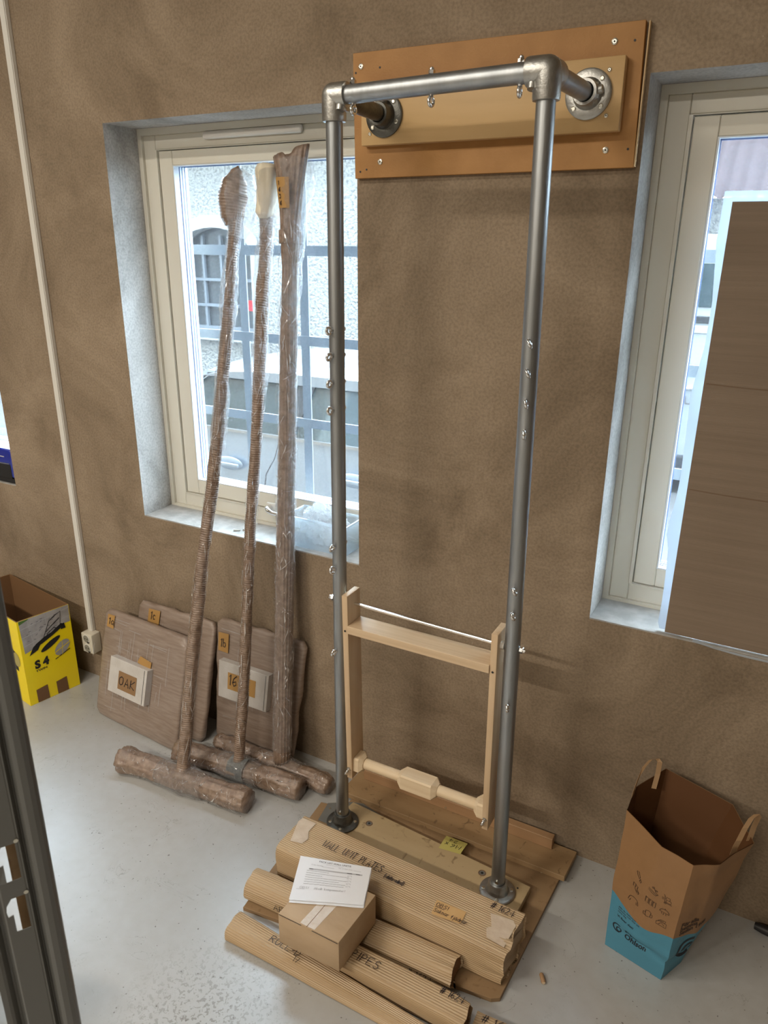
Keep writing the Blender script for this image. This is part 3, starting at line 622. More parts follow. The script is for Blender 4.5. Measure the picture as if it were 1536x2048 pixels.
def flange(c, n, m, holes, boss):
    """wall flange: plate, collar, set-screw boss and countersunk screws; C on the mounting face"""
    c, n = Vector(c), Vector(n).normalized(); a, b_ = frame_of(n); bm = B()
    tube(bm, [c+n*.0002, c+n*.005, c+n*.008, c+n*.0085], [.054, .054, .050, .033], 36)
    tube(bm, [c+n*.007, c+n*.014, c+n*.036, c+n*.040, c+n*.0402], [.036, .0305, .029, .0275, PR+.0009], 28, cap=False)
    if boss is not None:
        d = a*math.cos(boss)+b_*math.sin(boss); tube(bm, [c+n*.022+d*.022, c+n*.022+d*.037, c+n*.022+d*.039], [.011, .010, .007], 14)
    f = obj('flange', fix(bm), m, PF, True)
    for ang in holes:
        d = a*math.cos(ang)+b_*math.sin(ang); screw(f, c+d*.0425+n*.0078, n, .0058, True)
def wang(n, v):
    a, b_ = frame_of(Vector(n)); v = Vector(v); return math.atan2(v.dot(b_), v.dot(a))
ny = (0,-1,0)
flange((-1.064,-.0456,2.205), ny, M_DARKCAST, [wang(ny, v) for v in ((-.75,0,-.66),(.9,0,-.4),(.72,0,.7),(-.6,0,.75))], wang(ny, (.3,0,1)))
flange((-.523,-.0456,2.215), ny, M_CAST, [wang(ny, v) for v in ((-.72,0,-.69),(.72,0,-.6),(.72,0,.7))], wang(ny, (1,0,.15)))
nz = (0,0,1)
flange((LA.x, LA.y, .0421), nz, M_DARKCAST, [wang(nz, v) for v in ((-.75,-.6,0),(.35,-.93,0),(.9,.3,0),(-.5,.85,0))], None)
flange((RA.x, RA.y, .0421), nz, M_CAST, [wang(nz, v) for v in ((-.9,-.35,0),(.3,-.95,0),(.9,.4,0),(-.5,.85,0))], None)
for A, Bv in ((LA, LB), (RA, RB)):
    p = on(A, Bv, .098); bm = B(); cyl(bm, p+Vector((.004,-PR-.0035,0)), p+Vector((.003,-.015,0)), .0052, n=12); obj('set_screw', fix(bm), M_SCREW, t, True)
# eye bolts
bm = B(); torus(bm, Matrix.Translation((0,0,-.0335)) @ Matrix.Rotation(PI/2, 4, 'Y'), .0086, .0041, 22, 10)
cyl(bm, (0,0,-.0255), (0,0,-.019), .0055, n=14); cyl(bm, (0,0,-.021), (0,0,.030), .003, n=10)
EYE = bpy.data.meshes.new('eye_bolt'); fix(bm).to_mesh(EYE); bm.free(); EYE.materials.append(M_CHROME)
bm = B(); tube(bm, [(0,0,.0205),(0,0,.0275),(0,0,.029)], [.0078,.0078,.006], 6); tube(bm, [(0,0,.028),(0,0,.032),(0,0,.0345)], [.0058,.005,.0018], 12)
NUT = bpy.data.meshes.new('nut'); fix(bm).to_mesh(NUT); bm.free(); NUT.materials.append(M_CHROME)
for me in (EYE, NUT):
    for p in me.polygons: p.use_smooth = True
    me.set_sharp_from_angle(angle=math.radians(40))
def eyebolt(parent, p, d, twist=0, nut=True, name='eye_bolt'):
    """eye points along D from the pipe centre P"""
    q = org(parent); Rm = Vector((0,0,-1)).rotation_difference(Vector(d)).to_matrix().to_4x4()
    o = bpy.data.objects.new(name, EYE); COL.objects.link(o); o.parent = parent; o.matrix_local = Matrix.Translation(Vector(p)-q) @ Rm @ Matrix.Rotation(twist, 4, 'Z')
    if nut:
        k = bpy.data.objects.new('nut', NUT); COL.objects.link(k); k.parent = o
    return o
for x in (-1.011, -.806, -.599): eyebolt(t, LB+(RB-LB)*((x-LB.x)/(RB.x-LB.x)), (0,0,-1), random.uniform(-.25,.25))
for z in (1.670,1.603,1.532,1.459,1.058,.988,.713): eyebolt(t, on(LA,LB,z), (-.12,-1,0), random.uniform(-.3,.5))
for z in (1.675,1.608,1.538,1.465,1.059,.989,.714): eyebolt(t, on(RA,RB,z), (.22,-1,0), random.uniform(-.3,.3))

# ================================================================== hanging wooden frame
t = thing('push_frame', (-.8,-.296,.88), 'pale wooden swing frame with a turned handle bar hung on a rod between the pipes', 'frame'); SW = t
for xa, tilt in ((-1.039,.0), (-.577,.0)):
    bm = B(); hexa(bm, [(xa,-.314,.263),(xa+.0185,-.314,.263),(xa+.0185,-.240,.263),(xa,-.240,.263),(xa,-.334,.921),(xa+.0185,-.334,.921),(xa+.0185,-.260,.921),(xa,-.260,.921)], .0015, 2)
    r_ = obj('side_rail', bm, M_PALE, t, True)
    bm = B(); cyl(bm, (xa+.009,-.3326,.806), (xa+.009,-.3318,.806), .0032, n=10) ; obj('plug_hole', fix(bm), M_BLACK, r_)
    eb = eyebolt(r_, (xa+.008,-.2895,.302), (-.10,-1,-.30), .3, False); 
    eb2 = eyebolt(r_, (xa+.012,-.264,.300), (.05,1,.12), .2, False)
    bm = B(); cyl(bm, (xa+.008,-.3135,.300), (xa+.008,-.3165,.2985), .0085, n=6); obj('nut', fix(bm), M_CHROME, r_)
bm = B(); hexa(bm, [(-1.0205,-.3345,.800),(-.5772,-.3345,.800),(-.5772,-.258,.800),(-1.0205,-.258,.800),(-1.0205,-.3355,.826),(-.5772,-.3355,.826),(-.5772,-.259,.826),(-1.0205,-.259,.826)], .0012, 1)
obj('cross_shelf', bm, wood('pale planed beech crosswise', (.56,.40,.25), (.66,.50,.33), 0, 60, .42), t)
bm = B(); pL, pR = on(LA,LB,.881), on(RA,RB,.879); tube(bm, [pL-Vector((.034,0,0)), pR+Vector((.034,0,0))], .0052, 14); rod = obj('steel_rod', fix(bm), M_CHROME, t, True)
for p, s in ((pL, -1), (pR, 1)):
    bm = B(); tube(bm, [p+Vector((s*.0212,0,0)), p+Vector((s*.029,0,0)), p+Vector((s*.031,0,0))], [.009,.009,.007], 6); tube(bm, [p+Vector((s*.030,0,0)), p+Vector((s*.036,0,0)), p+Vector((s*.038,0,0))], [.007,.006,.002], 12); obj('nut', fix(bm), M_CHROME, rod, True)
for xa, xb in ((-1.0535,-1.0392),(-.5583,-.5482)):
    bm = B(); tube(bm, [(xa, pL.y if xa < -.8 else pR.y, .880), (xb, pL.y if xa < -.8 else pR.y, .880)], .0105, 16); obj('spacer_sleeve', fix(bm), M_WHITE, rod, True)
# turned bar: square blocks with chamfered corners, round between
yc, zc = -.2805, .312
bm = B()
def sect(x, h, c):
    """square of half-size h with corners cut by c"""
    pts = [(h,-h+c),(h,h-c),(h-c,h),(-h+c,h),(-h,h-c),(-h,-h+c),(-h+c,-h),(h-c,-h)]
    return [bm.verts.new((x, yc+a, zc+b_)) for a, b_ in pts]
def block(xs_):
    rr = [sect(*q) for q in xs_]
    for a, b_ in zip(rr, rr[1:]):
        for k in range(8): bm.faces.new((a[k], a[(k+1)%8], b_[(k+1)%8], b_[k]))
    bm.faces.new(rr[0]); bm.faces.new(rr[-1])
block([(-1.0203,.0265,.005),(-1.003,.0265,.005),(-.990,.020,.0117)]); obj('end_block', fix(bm), M_TURN, t); bm = B()
block([(-.610,.020,.0117),(-.597,.0265,.005),(-.5773,.0265,.005)])
obj('end_block', fix(bm), M_TURN, t)
bm = B(); block([(-.866,.019,.0111),(-.851,.027,.0045),(-.748,.027,.0045),(-.733,.019,.0111)]); obj('centre_block', fix(bm), M_TURN, t)
bm = B(); tube(bm, [(-.995,yc,zc),(-.99,yc,zc),(-.80,yc,zc),(-.61,yc,zc),(-.605,yc,zc)], [.0165,.0175,.0172,.0175,.0165], 26); obj('turned_dowel', fix(bm), M_TURN, t, True)

# ================================================================== boards on the floor
bm = B(); prism(bm, [(-1.172,-.700),(-.418,-.613),(-.398,-.600),(-.366,-.030),(-1.125,-.030),(-1.125,-.200),(-1.212,-.212)], .0005, .014, .001)
o = top(obj('hardboard_sheet', bm, M_SHEET), (-.8,-.35,0)); tag(o, 'large brown hardboard sheet on the floor under the plank and long boxes', 'board')
bm = B(); prism(bm, [(-1.186,-.208),(-1.172,-.292),(-1.060,-.292),(-.930,-.195),(-.924,-.184),(-1.076,-.150),(-1.110,-.160)], .0142, .0178, .0008)
o = top(obj('metal_plate', bm, M_GREY), (-1.05,-.22,.0142)); tag(o, 'dark grey flat metal plate sticking out from under the left end of the plank', 'plate')
bm = B(); cyl(bm, (-1.165,-.228,.0178), (-1.165,-.228,.0190), .0035, n=12); ORG[o.name] = Vector((-1.05,-.22,.0142)); obj('rivet', fix(bm), M_SCREW, o)
t = thing('base_plank', (-.78,-.27,.018), 'stained chipboard plank on the floor carrying both pipe feet', 'plank')
bm = B(); hexa(bm, [(-1.121,-.372,.0181),(-.443,-.382,.0181),(-.4345,-.238,.0181),(-1.096,-.184,.0181),(-1.121,-.372,.042),(-.443,-.382,.042),(-.4345,-.238,.042),(-1.096,-.184,.042)], .0012, 1)
obj('board', bm, M_CHIP, t)
for x, y in ((-.996,-.247),(-.584,-.260)):
    bm = B(); tube(bm, [(x,y,.0421),(x,y,.0424)], .0125, 24); h = obj('bolt_hole', fix(bm), M_GREY, t, True)
    bm = B(); torus(bm, Matrix.Translation((x,y,.0424)), .0105, .0014, 24, 6); obj('bolt_rim', fix(bm), M_KRAFTIN, h, True)
    bm = B(); tube(bm, [(x,y,.0424),(x,y,.0429)], .0040, 10); obj('bolt_socket', fix(bm), M_BLACK, h, True)
bm = B(); cyl(bm, (-.468,-.262,.0421), (-.468,-.262,.0425), .003, n=10); obj('drill_hole', fix(bm), M_BLACK, t)
bm = B(); hexa(bm, [(-1.168,-.148,.0145),(-.356,-.143,.0145),(-.349,-.022,.0145),(-1.163,-.016,.0145),(-1.168,-.148,.034),(-.356,-.143,.034),(-.349,-.022,.034),(-1.163,-.016,.034)], .001, 1)
o = top(obj('floor_plank', bm, M_PLANK), (-.76,-.08,.0145)); tag(o, 'stained old brown plank lying flat along the wall behind the pipe feet', 'plank')
bm = B(); hexa(bm, [(-1.128,-.054,.0345),(-.424,-.054,.0345),(-.424,-.027,.0345),(-1.128,-.024,.0345),(-1.128,-.054,.074),(-.424,-.054,.075),(-.424,-.027,.075),(-1.128,-.024,.074)], .0012, 1)
o = top(obj('wooden_batten', bm, M_BATTEN), (-.78,-.04,.0345)); tag(o, 'brown wooden batten lying on top of the flat plank along the wall', 'batten')
ORG[o.name] = Vector((-.78,-.04,.0345)); bm = B(); cyl(bm, (-.800,-.0555,.044), (-.800,-.0538,.044), .004, n=12); obj('screw', fix(bm), M_SCREW, o)
# sticky note
t = thing('sticky_note', (-.71,-.19,.03), 'yellow sticky note with handwriting by the edge of the chipboard plank', 'note')
nb = [Vector((-.745,-.2325,.0427)), Vector((-.673,-.2236,.0427)), Vector((-.670,-.168,.041)), Vector((-.745,-.170,.041))]
bm = B(); rows = []
for i in range(9):
    v = i/8; r = []
    for j in range(9):
        u = j/8; p = (nb[0]*(1-u)+nb[1]*u)*(1-v) + (nb[3]*(1-u)+nb[2]*u)*v; p = p + Vector((0,0,.002*math.sin(PI*v))); r.append(bm.verts.new(p))
    rows.append(r)
for i in range(8):
    for j in range(8): bm.faces.new((rows[i][j], rows[i][j+1], rows[i+1][j+1], rows[i+1][j]))
obj('paper', bm, M_NOTE, t, 'all')
def fnote(a, b_):
    u, v = 1-a, 1-b_; p = (nb[0]*(1-u)+nb[1]*u)*(1-v) + (nb[3]*(1-u)+nb[2]*u)*v; return p + Vector((0,0,.002*math.sin(PI*v)+.0007))
write('handwriting', fnote, shift(hand('M6 x', .26, seed=3), .14, .46)+shift(hand('24', .24, seed=4), .40, .12), .028, M_INK, t)

# ================================================================== ribbed packages
def chaikin(P, n):
    for _ in range(n):
        Q = []
        for i in range(len(P)):
            a, b_ = Vector(P[i]), Vector(P[(i+1)%len(P)]); Q += [a*.8+b_*.2, a*.2+b_*.8]
        P = Q
    return P
def ribbed(bm, prof, p0, p1, pitch=.0070, amp=.0008, seg=10, rnd=2, wob=.0015, seed=0, flute=True, prof2=None, flare=(0,0), cap=.006):
    p0, p1 = Vector(p0), Vector(p1); ax = (p1-p0).normalized(); u = Vector((-ax.y, ax.x, 0)).normalized(); up = Vector((0,0,1))
    def samp(prof):
        C = chaikin([Vector((a, b_)) for a, b_ in prof], rnd); Ls = [(C[i]-C[(i+1)%len(C)]).length for i in range(len(C))]
        return C, Ls
    C, Ls = samp(prof); tot = sum(Ls); n = max(24, int(tot/pitch*5)) if flute else 96
    def at(C, Ls, f):
        d = f*sum(Ls); i = 0
        while d > Ls[i] and i < len(Ls)-1: d -= Ls[i]; i += 1
        a, b_ = C[i], C[(i+1)%len(C)]; t_ = d/max(Ls[i],1e-9); tg = (b_-a).normalized(); return a*(1-t_)+b_*t_, Vector((tg.y,-tg.x))
    C2, L2 = samp(prof2) if prof2 else (C, Ls)
    S1 = [at(C, Ls, k/n) for k in range(n)]; S2 = [at(C2, L2, k/n) for k in range(n)]
    rings = []; cnt = round(tot/pitch)
    for i in range(seg+1):
        s = i/seg; c = p0*(1-s)+p1*s; r = []
        for k in range(n):
            q = S1[k][0]*(1-s)+S2[k][0]*s; nn = S1[k][1]
            d = amp*math.sin(2*PI*cnt*k/n) if flute else 0
            d += wob*noise.noise((seed+s*6, q.x*30, q.y*30))
            if i == seg: d += flare[1]*noise.noise((seed+3, q.x*45, q.y*45))
            if i == 0: d += flare[0]*noise.noise((seed+9, q.x*45, q.y*45))
            e = 0
            if i == seg: e = flare[1]*.9*noise.noise((seed+5, q.x*22, q.y*22))
            if i == 0: e = flare[0]*.9*noise.noise((seed+6, q.x*22, q.y*22))
            z = max(q.y+d*nn.y, 0.0)
            r.append(bm.verts.new(c + u*(q.x+d*nn.x) + up*z + ax*e))
        rings.append(r)
    for a, b_ in zip(rings, rings[1:]):
        for k in range(n): bm.faces.new((a[k], a[(k+1)%n], b_[(k+1)%n], b_[k]))
    for r, sg in ((rings[0], 1), (rings[-1], -1)):
        inn = [bm.verts.new(v.co + ax*(sg*cap)) for v in r]
        for k in range(n): bm.faces.new((r[k], r[(k+1)%n], inn[(k+1)%n], inn[k]))
        f = bm.faces.new(inn); f.material_index = 1
    fix(bm)
# long box WALL UNIT PLATES
t = thing('long_carton', (-.78,-.49,.0145), 'long ribbed kraft box marked WALL UNIT PLATES beside the pipe feet', 'box')
bm = B(); ribbed(bm, [(-.079,.0),(.079,.0),(.080,.02),(.080,.109),(.066,.1125),(-.070,.1115),(-.080,.106),(-.080,.012)], (-1.154,-.472,.0145), (-.400,-.492,.0145), rnd=2, seed=2, flare=(.003,.012), seg=14)
obj('body', bm, [M_CORR, M_KRAFT], t, True)
dax = Vector((.754,-.020,0)).normalized(); day = Vector((.0265,.9996,0)); zt = .1282
bm = B(); F_ = plane((0,0,zt+.0006), (1,0,0), (0,1,0)); polys(bm, F_, [[(-1.154,-.432),(-1.128,-.512),(-1.090,-.505),(-1.084,-.480),(-1.100,-.452),(-1.098,-.412),(-1.150,-.412)]]); obj('tape', bm, M_TAPE, t)
bm = B(); polys(bm, F_, [[(-.484,-.462),(-.466,-.502),(-.477,-.512),(-.466,-.541),(-.414,-.548),(-.408,-.468),(-.42,-.455)]]); obj('tape', bm, M_TAPE, t)
bm = B(); polys(bm, plane((0,0,zt+.001), (1,0,0), (0,1,0)), [[(-.634,-.494),(-.544,-.492),(-.543,-.518),(-.546,-.536),(-.600,-.543),(-.628,-.544)]]); lb = obj('paper_label', bm, M_BUFF, t)
Fl = plane((-.628,-.514,zt+.0016), (.999,.02,0), (-.02,.999,0))
write('handwriting', Fl, hand('OBS!', .0125, seed=5)+[[(.0,-.003),(.026,-.003)]]+shift(hand('Saknar fjädrar', .0115, gap=.6, seed=6), .001,-.020), .0017, M_INK, lb)
Fw = plane((-1.030,-.484,zt+.0028), dax, day)
write('handwriting', Fw, squeeze(hand('WALL', .026, seed=7), .60)+shift(squeeze(hand('UNIT', .026, seed=8), .60), .071,.003)+shift(squeeze(hand('PLATES', .026, seed=9), .60), .131,.002)+shift(squeeze(hand('(white-oiled)', .0135, .6, seed=10), .70), .225,-.008), .0024, M_INK, t)
write('handwriting', plane((-.492,-.446,zt+.0024), dax, day), squeeze(hand('# 1624', .022, seed=11, gap=.7), .74), .0022, M_INK, t)
# ARMS package
t = thing('card_package', (-.85,-.64,.0145), 'ribbed kraft package with rounded top, behind the small carton and along the long box', 'package')
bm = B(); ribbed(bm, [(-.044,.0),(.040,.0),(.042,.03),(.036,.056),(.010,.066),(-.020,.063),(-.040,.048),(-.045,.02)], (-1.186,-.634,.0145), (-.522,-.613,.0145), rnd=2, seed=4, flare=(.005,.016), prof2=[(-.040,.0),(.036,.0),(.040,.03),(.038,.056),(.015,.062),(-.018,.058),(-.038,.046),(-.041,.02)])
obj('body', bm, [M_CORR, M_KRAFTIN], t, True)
AX2 = Vector((.664,.021,0)).normalized(); N2 = Vector((.034,-.664,0)).normalized(); U2 = Vector((-AX2.y,AX2.x,0))
write('handwriting', plane(Vector((-1.076,-.6305,.0350))-U2*.0482, AX2, (0,0,1)), hand('ARMS', .022, seed=12), .0022, M_INK, t)
write('handwriting', plane(Vector((-.640,-.6167,.0300))-U2*.0490, AX2, (0,0,1)), squeeze(hand('# 1624', .020, seed=13), .8), .0022, M_INK, t)
# PIPES package
t = thing('card_package', (-.7,-.72,0), 'ribbed kraft package marked PIPES under the small carton, # 1624 at its end', 'package')
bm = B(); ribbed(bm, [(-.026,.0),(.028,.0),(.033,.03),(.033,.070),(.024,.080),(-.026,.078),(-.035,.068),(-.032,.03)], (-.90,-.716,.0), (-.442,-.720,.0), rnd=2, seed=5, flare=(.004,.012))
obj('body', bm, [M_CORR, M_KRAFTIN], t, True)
AX3 = Vector((.523,-.004,0)).normalized(); U3 = Vector((-AX3.y,AX3.x,0))
write('handwriting', plane((-.782,-.7340,.0828), AX3, U3), shift(hand('"', .02), -.022,-.006)+hand('PIPES', .024, seed=15), .0022, M_INK, t)
write('handwriting', plane((-.525,-.712,.0822), AX3, U3), squeeze(hand('# 1624', .021, seed=16, gap=.7), .74), .0022, M_INK, t)
# ROLL package, front most
t = thing('card_package', (-.75,-.78,0), 'long thin ribbed kraft package nearest the camera, marked ROLL at its left end', 'package')
bm = B(); ribbed(bm, [(-.034,.0),(.030,.0),(.036,.012),(.037,.040),(.026,.0505),(-.018,.0495),(-.036,.034),(-.040,.014)], (-1.150,-.770,.0), (-.40,-.793,.0), rnd=2, seed=6, flare=(.004,.008), prof2=[(-.017,.0),(.014,.0),(.018,.010),(.018,.026),(.012,.0345),(-.010,.0335),(-.018,.024),(-.019,.012)])
obj('body', bm, [M_CORR, M_KRAFTIN], t, True)
AX4 = Vector((.75,-.016,0)).normalized(); U4 = Vector((-AX4.y,AX4.x,0))
Fr = plane((-1.015,-.781,.0522), AX4, U4)
write('handwriting', Fr, hand('ROLL-D', .021, seed=17)+shift(hand('W', .016, seed=18), .094,-.018), .0021, M_INK, t)
t = thing('card_package', (-.36,-.70,0), 'flat kraft package end at the bottom edge, lying beyond the end of the PIPES package', 'package')
bm = B(); ribbed(bm, [(-.034,.0),(.034,.0),(.036,.010),(.035,.024),(.026,.0305),(-.026,.0305),(-.035,.024),(-.036,.010)], (-.432,-.703,.0), (-.20,-.690,.0), rnd=2, seed=7, amp=.0007, flare=(.003,.006))
obj('body', bm, [M_CORR, M_KRAFTIN], t, True)
write('handwriting', plane((-.415,-.696,.0316), Vector((.998,.056,0)), Vector((-.056,.998,0))), hand('# 1624', .021, seed=19, gap=.7), .0021, M_INK, t)
# small carton
t = thing('small_carton', (-.87,-.70,.076), 'small plain kraft carton with tape on top, stacked on the ribbed packages', 'box')
cx_, cy_, z0_, z1_ = Vector((.19,.003,0)), Vector((.011,.178,0)), .0835, .186
o_ = Vector((-.969,-.791,0))
bm = B(); P = [o_, o_+cx_, o_+cx_+cy_, o_+cy_]; hexa(bm, [(p.x,p.y,z0_) for p in P]+[(p.x,p.y,z1_) for p in P], .002, 2); obj('body', bm, M_KRAFT, t, True)
Fc = plane(o_+Vector((0,0,z1_+.0006)), cx_, cy_)
bm = B(); polys(bm, Fc, [[(.36,.02),(.60,.015),(.66,.98),(.40,.98)]]); obj('tape', bm, M_TAPE, t)
bm = B(); ribbon(bm, plane(o_+Vector((0,0,z1_+.0010)), Vector((1,0,0)), Vector((0,1,0))), [[(.091,.002),(.103,.176)]], .0016); obj('flap_seam', bm, M_KRAFTIN, t)
bm = B(); ribbon(bm, plane(o_-Vector((0,.0008,0)), Vector((1,0,0)), Vector((0,0,1))), [[(.11,.1855),(.188,.1850)],[(.004,.1855),(.075,.1862)]], .0022); obj('flap_gap', bm, M_BLACK, t)
bm = B(); ribbon(bm, plane(o_+Vector((0,0,z1_+.0010)), Vector((1,0,0)), Vector((0,1,0))), [[(.150,.148),(.170,.150)],[(.151,.143),(.172,.144)]], .0025); obj('hand_mark', bm, M_INK, t)
# packing list
t = thing('packing_list', (-.9,-.63,.187), 'white printed packing list sheets lying on top of the small carton', 'paper')
def sheet(z, dx, dy, curl):
    a = Vector((-1.026+dx,-.601+dy,z)); b_ = Vector((-.823+dx,-.537+dy,z)); c = Vector((-.779+dx,-.660+dy,z)); d = Vector((-.967+dx,-.743+dy,z)); bm = B(); rows = []
    def F_(u, v):   # v from the bottom edge up
        p = (d*(1-u)+c*u)*(1-v)+(a*(1-u)+b_*u)*v; return p + Vector((0,0,curl*((max(0,v-.5)*2)**2)*(1.2-u) + .0015*noise.noise((u*3,v*3,z*50))))
    for i in range(11): rows.append([bm.verts.new(F_(j/10, i/10)) for j in range(11)])
    for i in range(10):
        for j in range(10): bm.faces.new((rows[i][j], rows[i][j+1], rows[i+1][j+1], rows[i+1][j]))
    o = obj('sheet', bm, M_PAPER, t, 'all'); return o, F_
sheet(.1885, .004,-.006, .001); s2, Fs = sheet(.1910, 0, 0, .002)
Fs3 = lambda a, b_: Fs(a, b_) + Vector((0,0,.0006))
print_text('printed_heading', lambda a, b_: Fs3(.5+a*.0048, .915+b_*.0068), 'PACK LIST WALL UNIT/S', 8.5, M_MINK, s2, .12, 'CENTER')
print_text('printed_heading', lambda a, b_: Fs3(.5+a*.0048, .875+b_*.0068), 'Accessories not listed here', 4.5, M_GINK, s2, 0, 'CENTER')
print_text('printed_line', lambda a, b_: Fs3(.18+a*.0048, .825+b_*.0068), 'Order Number:', 5.5, M_GINK, s2, .03)
print_text('printed_line', lambda a, b_: Fs3(.56+a*.0048, .835+b_*.0068), 'No. of Wall Units:', 5.5, M_GINK, s2, .03)
L = [[(.33,.818),(.5,.820)],[(.77,.835),(.87,.835)],[(.06,.255),(.17,.262)]]
bm = B(); ribbon(bm, Fs3, L, .007); obj('rule', bm, M_GINK, s2)
bm = B(); polys(bm, lambda a, b_: Fs3(a, b_)+Vector((0,0,.0002)), [[(.16+.0925*k,.715+.0025*k),(.2525+.0925*k,.7175+.0025*k),(.2525+.0925*k,.7475+.0025*k),(.16+.0925*k,.745+.0025*k)] for k in range(8)]); obj('table_header', bm, M_GINK, s2)
bm = B(); polys(bm, lambda a, b_: Fs3(a, b_)+Vector((0,0,.0005)), [[(.17,.725),(.22,.726),(.22,.738),(.17,.737)],[(.69,.737),(.76,.738),(.76,.752),(.69,.751)],[(.81,.74),(.87,.741),(.87,.754),(.81,.753)]]); obj('header_words', bm, M_INK, s2)
rnd = random.Random(3); L = []
for k, ln in enumerate((.30,.58,.22,.56,.46,.56,.54)):
    y = .69-.052*k; x = .14
    while x < .14+ln: q = rnd.uniform(.02,.07); L.append([(x,y+.001*k),(min(x+q,.14+ln),y+.002*k)]); x += q+.012
bm = B(); ribbon(bm, Fs3, L, .012); obj('printed_lines', bm, M_GINK, s2)
write('handwriting', Fs3, [s for k in range(5) for s in [[(x*.011+.70+.002*k, y*.0075+.665-.066*k) for x, y in q] for q in [[(3,4),(.5,3),(.3,.6),(2.6,.2)],[(3.4,3.6),(5.6,4.2),(4.4,2),(6,.2)]]]]+[[(.10+x*1.0, .27+y*1.2) for x, y in q] for q in hand('OBS!', .042, seed=20)]+[[(.28+x*1.0,.27+y*1.2) for x, y in q] for q in hand('Vitkalk komponenter!', .040, seed=21, gap=.6)], .006, M_GINK, s2)

# ================================================================== wrapped poles
def wrapped(bm, path, rad, n=26, step=.0017, rib=.0078, amp=.0011, lon=0, lump=.10, seed=0, sy=1.0, flat=None, cap=True):
    """tube along a polyline with radius function rad(s) (s in metres), crosswise ribs (rib pitch) or lengthwise flutes (lon)"""
    path = [Vector(p) for p in path]; D = [0]
    for a, b_ in zip(path, path[1:]): D.append(D[-1]+(b_-a).length)
    m = max(8, int(D[-1]/step)); rings = []
    for i in range(m+1):
        d = D[-1]*i/m; j = 0
        while j < len(D)-2 and d > D[j+1]: j += 1
        f = (d-D[j])/(D[j+1]-D[j]); c = path[j].lerp(path[j+1], f)
        d0 = path[max(j-1,0)] if f < .5 and j > 0 else path[j]; d1 = path[min(j+2,len(path)-1)] if f > .5 else path[j+1]
        ax = (d1-d0).normalized(); a, b_ = frame_of(ax); r = []
        R0 = rad(d)
        for k in range(n):
            th = 2*PI*k/n; q = Vector((math.cos(th)*1.7, math.sin(th)*1.7, d*9+seed*13))
            R = R0*(1+lump*noise.noise(q)+lump*.5*noise.noise(q*2.7))
            if amp and not lon: R += amp*math.sin(2*PI*d/rib + 1.2*noise.noise((seed, d*5, math.cos(th)))*2 + .5*math.sin(th))*min(1, .45+.9*abs(noise.noise(q*.6)))
            if lon: R += amp*math.sin(lon*th)
            p = c + a*(R*math.cos(th)) + b_*(R*math.sin(th)*sy)
            if flat is not None and p.z < flat: p.z = flat + (p.z-flat)*.12
            r.append(bm.verts.new(p))
        rings.append(r)
    for r, s in zip(rings, rings[1:]):
        for k in range(n): bm.faces.new((r[k], r[(k+1)%n], s[(k+1)%n], s[k]))
    if cap: bm.faces.new(rings[0]); bm.faces.new(rings[-1])
    fix(bm)
def lerp_tab(tab):
    def f(x):
        for (a, ra), (b_, rb) in zip(tab, tab[1:]):
            if x <= b_: t_ = (x-a)/(b_-a) if b_ > a else 1; t_ = max(0, min(1, t_)); t_ = t_*t_*(3-2*t_); return ra+(rb-ra)*t_
        return tab[-1][1]
    return f
def curve_path(a, b_, bow, n=12):
    a, b_ = Vector(a), Vector(b_); out = []
    for i in range(n+1):
        s = i/n; out.append(a.lerp(b_, s) + Vector(bow)*math.sin(PI*s))
    return out
def glints(t, path, r, n, seed, span=(0,1), zmax=None):  # scatters pale ribbons as painted highlights along the film creases
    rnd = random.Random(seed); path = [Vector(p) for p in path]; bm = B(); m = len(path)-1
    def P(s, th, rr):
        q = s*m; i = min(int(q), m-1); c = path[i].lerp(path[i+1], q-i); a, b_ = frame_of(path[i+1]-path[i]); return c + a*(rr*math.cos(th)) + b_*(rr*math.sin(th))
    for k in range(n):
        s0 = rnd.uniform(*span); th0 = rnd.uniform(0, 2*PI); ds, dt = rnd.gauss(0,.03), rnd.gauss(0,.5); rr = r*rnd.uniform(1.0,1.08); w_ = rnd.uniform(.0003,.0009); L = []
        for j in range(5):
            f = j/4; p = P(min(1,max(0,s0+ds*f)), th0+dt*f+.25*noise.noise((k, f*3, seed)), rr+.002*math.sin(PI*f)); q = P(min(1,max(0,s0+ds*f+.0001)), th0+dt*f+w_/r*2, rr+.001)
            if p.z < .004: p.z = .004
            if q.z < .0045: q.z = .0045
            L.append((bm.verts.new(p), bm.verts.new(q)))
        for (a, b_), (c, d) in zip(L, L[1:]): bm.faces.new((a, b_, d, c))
    o = obj('crease_glints', bm, M_GLINT, t, 'all'); o['kind'] = 'stuff'
# pole 1: brown bulb at its head
t = thing('wrapped_pole', (-1.70,-.385,0), 'plastic-wrapped pole with a brown bulb at its top, standing on the bar nearest the camera', 'wrapped pole', 'wrapped T-shaped poles')
pb, pt = Vector((-1.700,-.383,.055)), Vector((-1.672,.075,2.0))
path = [pb, pb.lerp(pt,.2)+Vector((-.006,0,0)), pb.lerp(pt,.4)+Vector((-.004,0,0)), pb.lerp(pt,.6)+Vector((.012,0,0)), pb.lerp(pt,.8)+Vector((.010,-.004,0)), pb.lerp(pt,.92)+Vector((-.002,0,0)), pt]
bm = B(); wrapped(bm, path, lerp_tab([(0,.026),(.06,.0215),(.5,.0225),(.9,.0195),(1.3,.0205),(1.62,.018),(1.78,.0165),(2.0,.018)]), seed=1, lump=.17, amp=.0013, rib=.0080); obj('pole_wrap', bm, M_WRAP, t, 'all')
bm = B(); hp = [Vector((-1.690,.068,1.935)), Vector((-1.692,.074,2.0)), Vector((-1.684,.080,2.06)), Vector((-1.668,.084,2.115))]
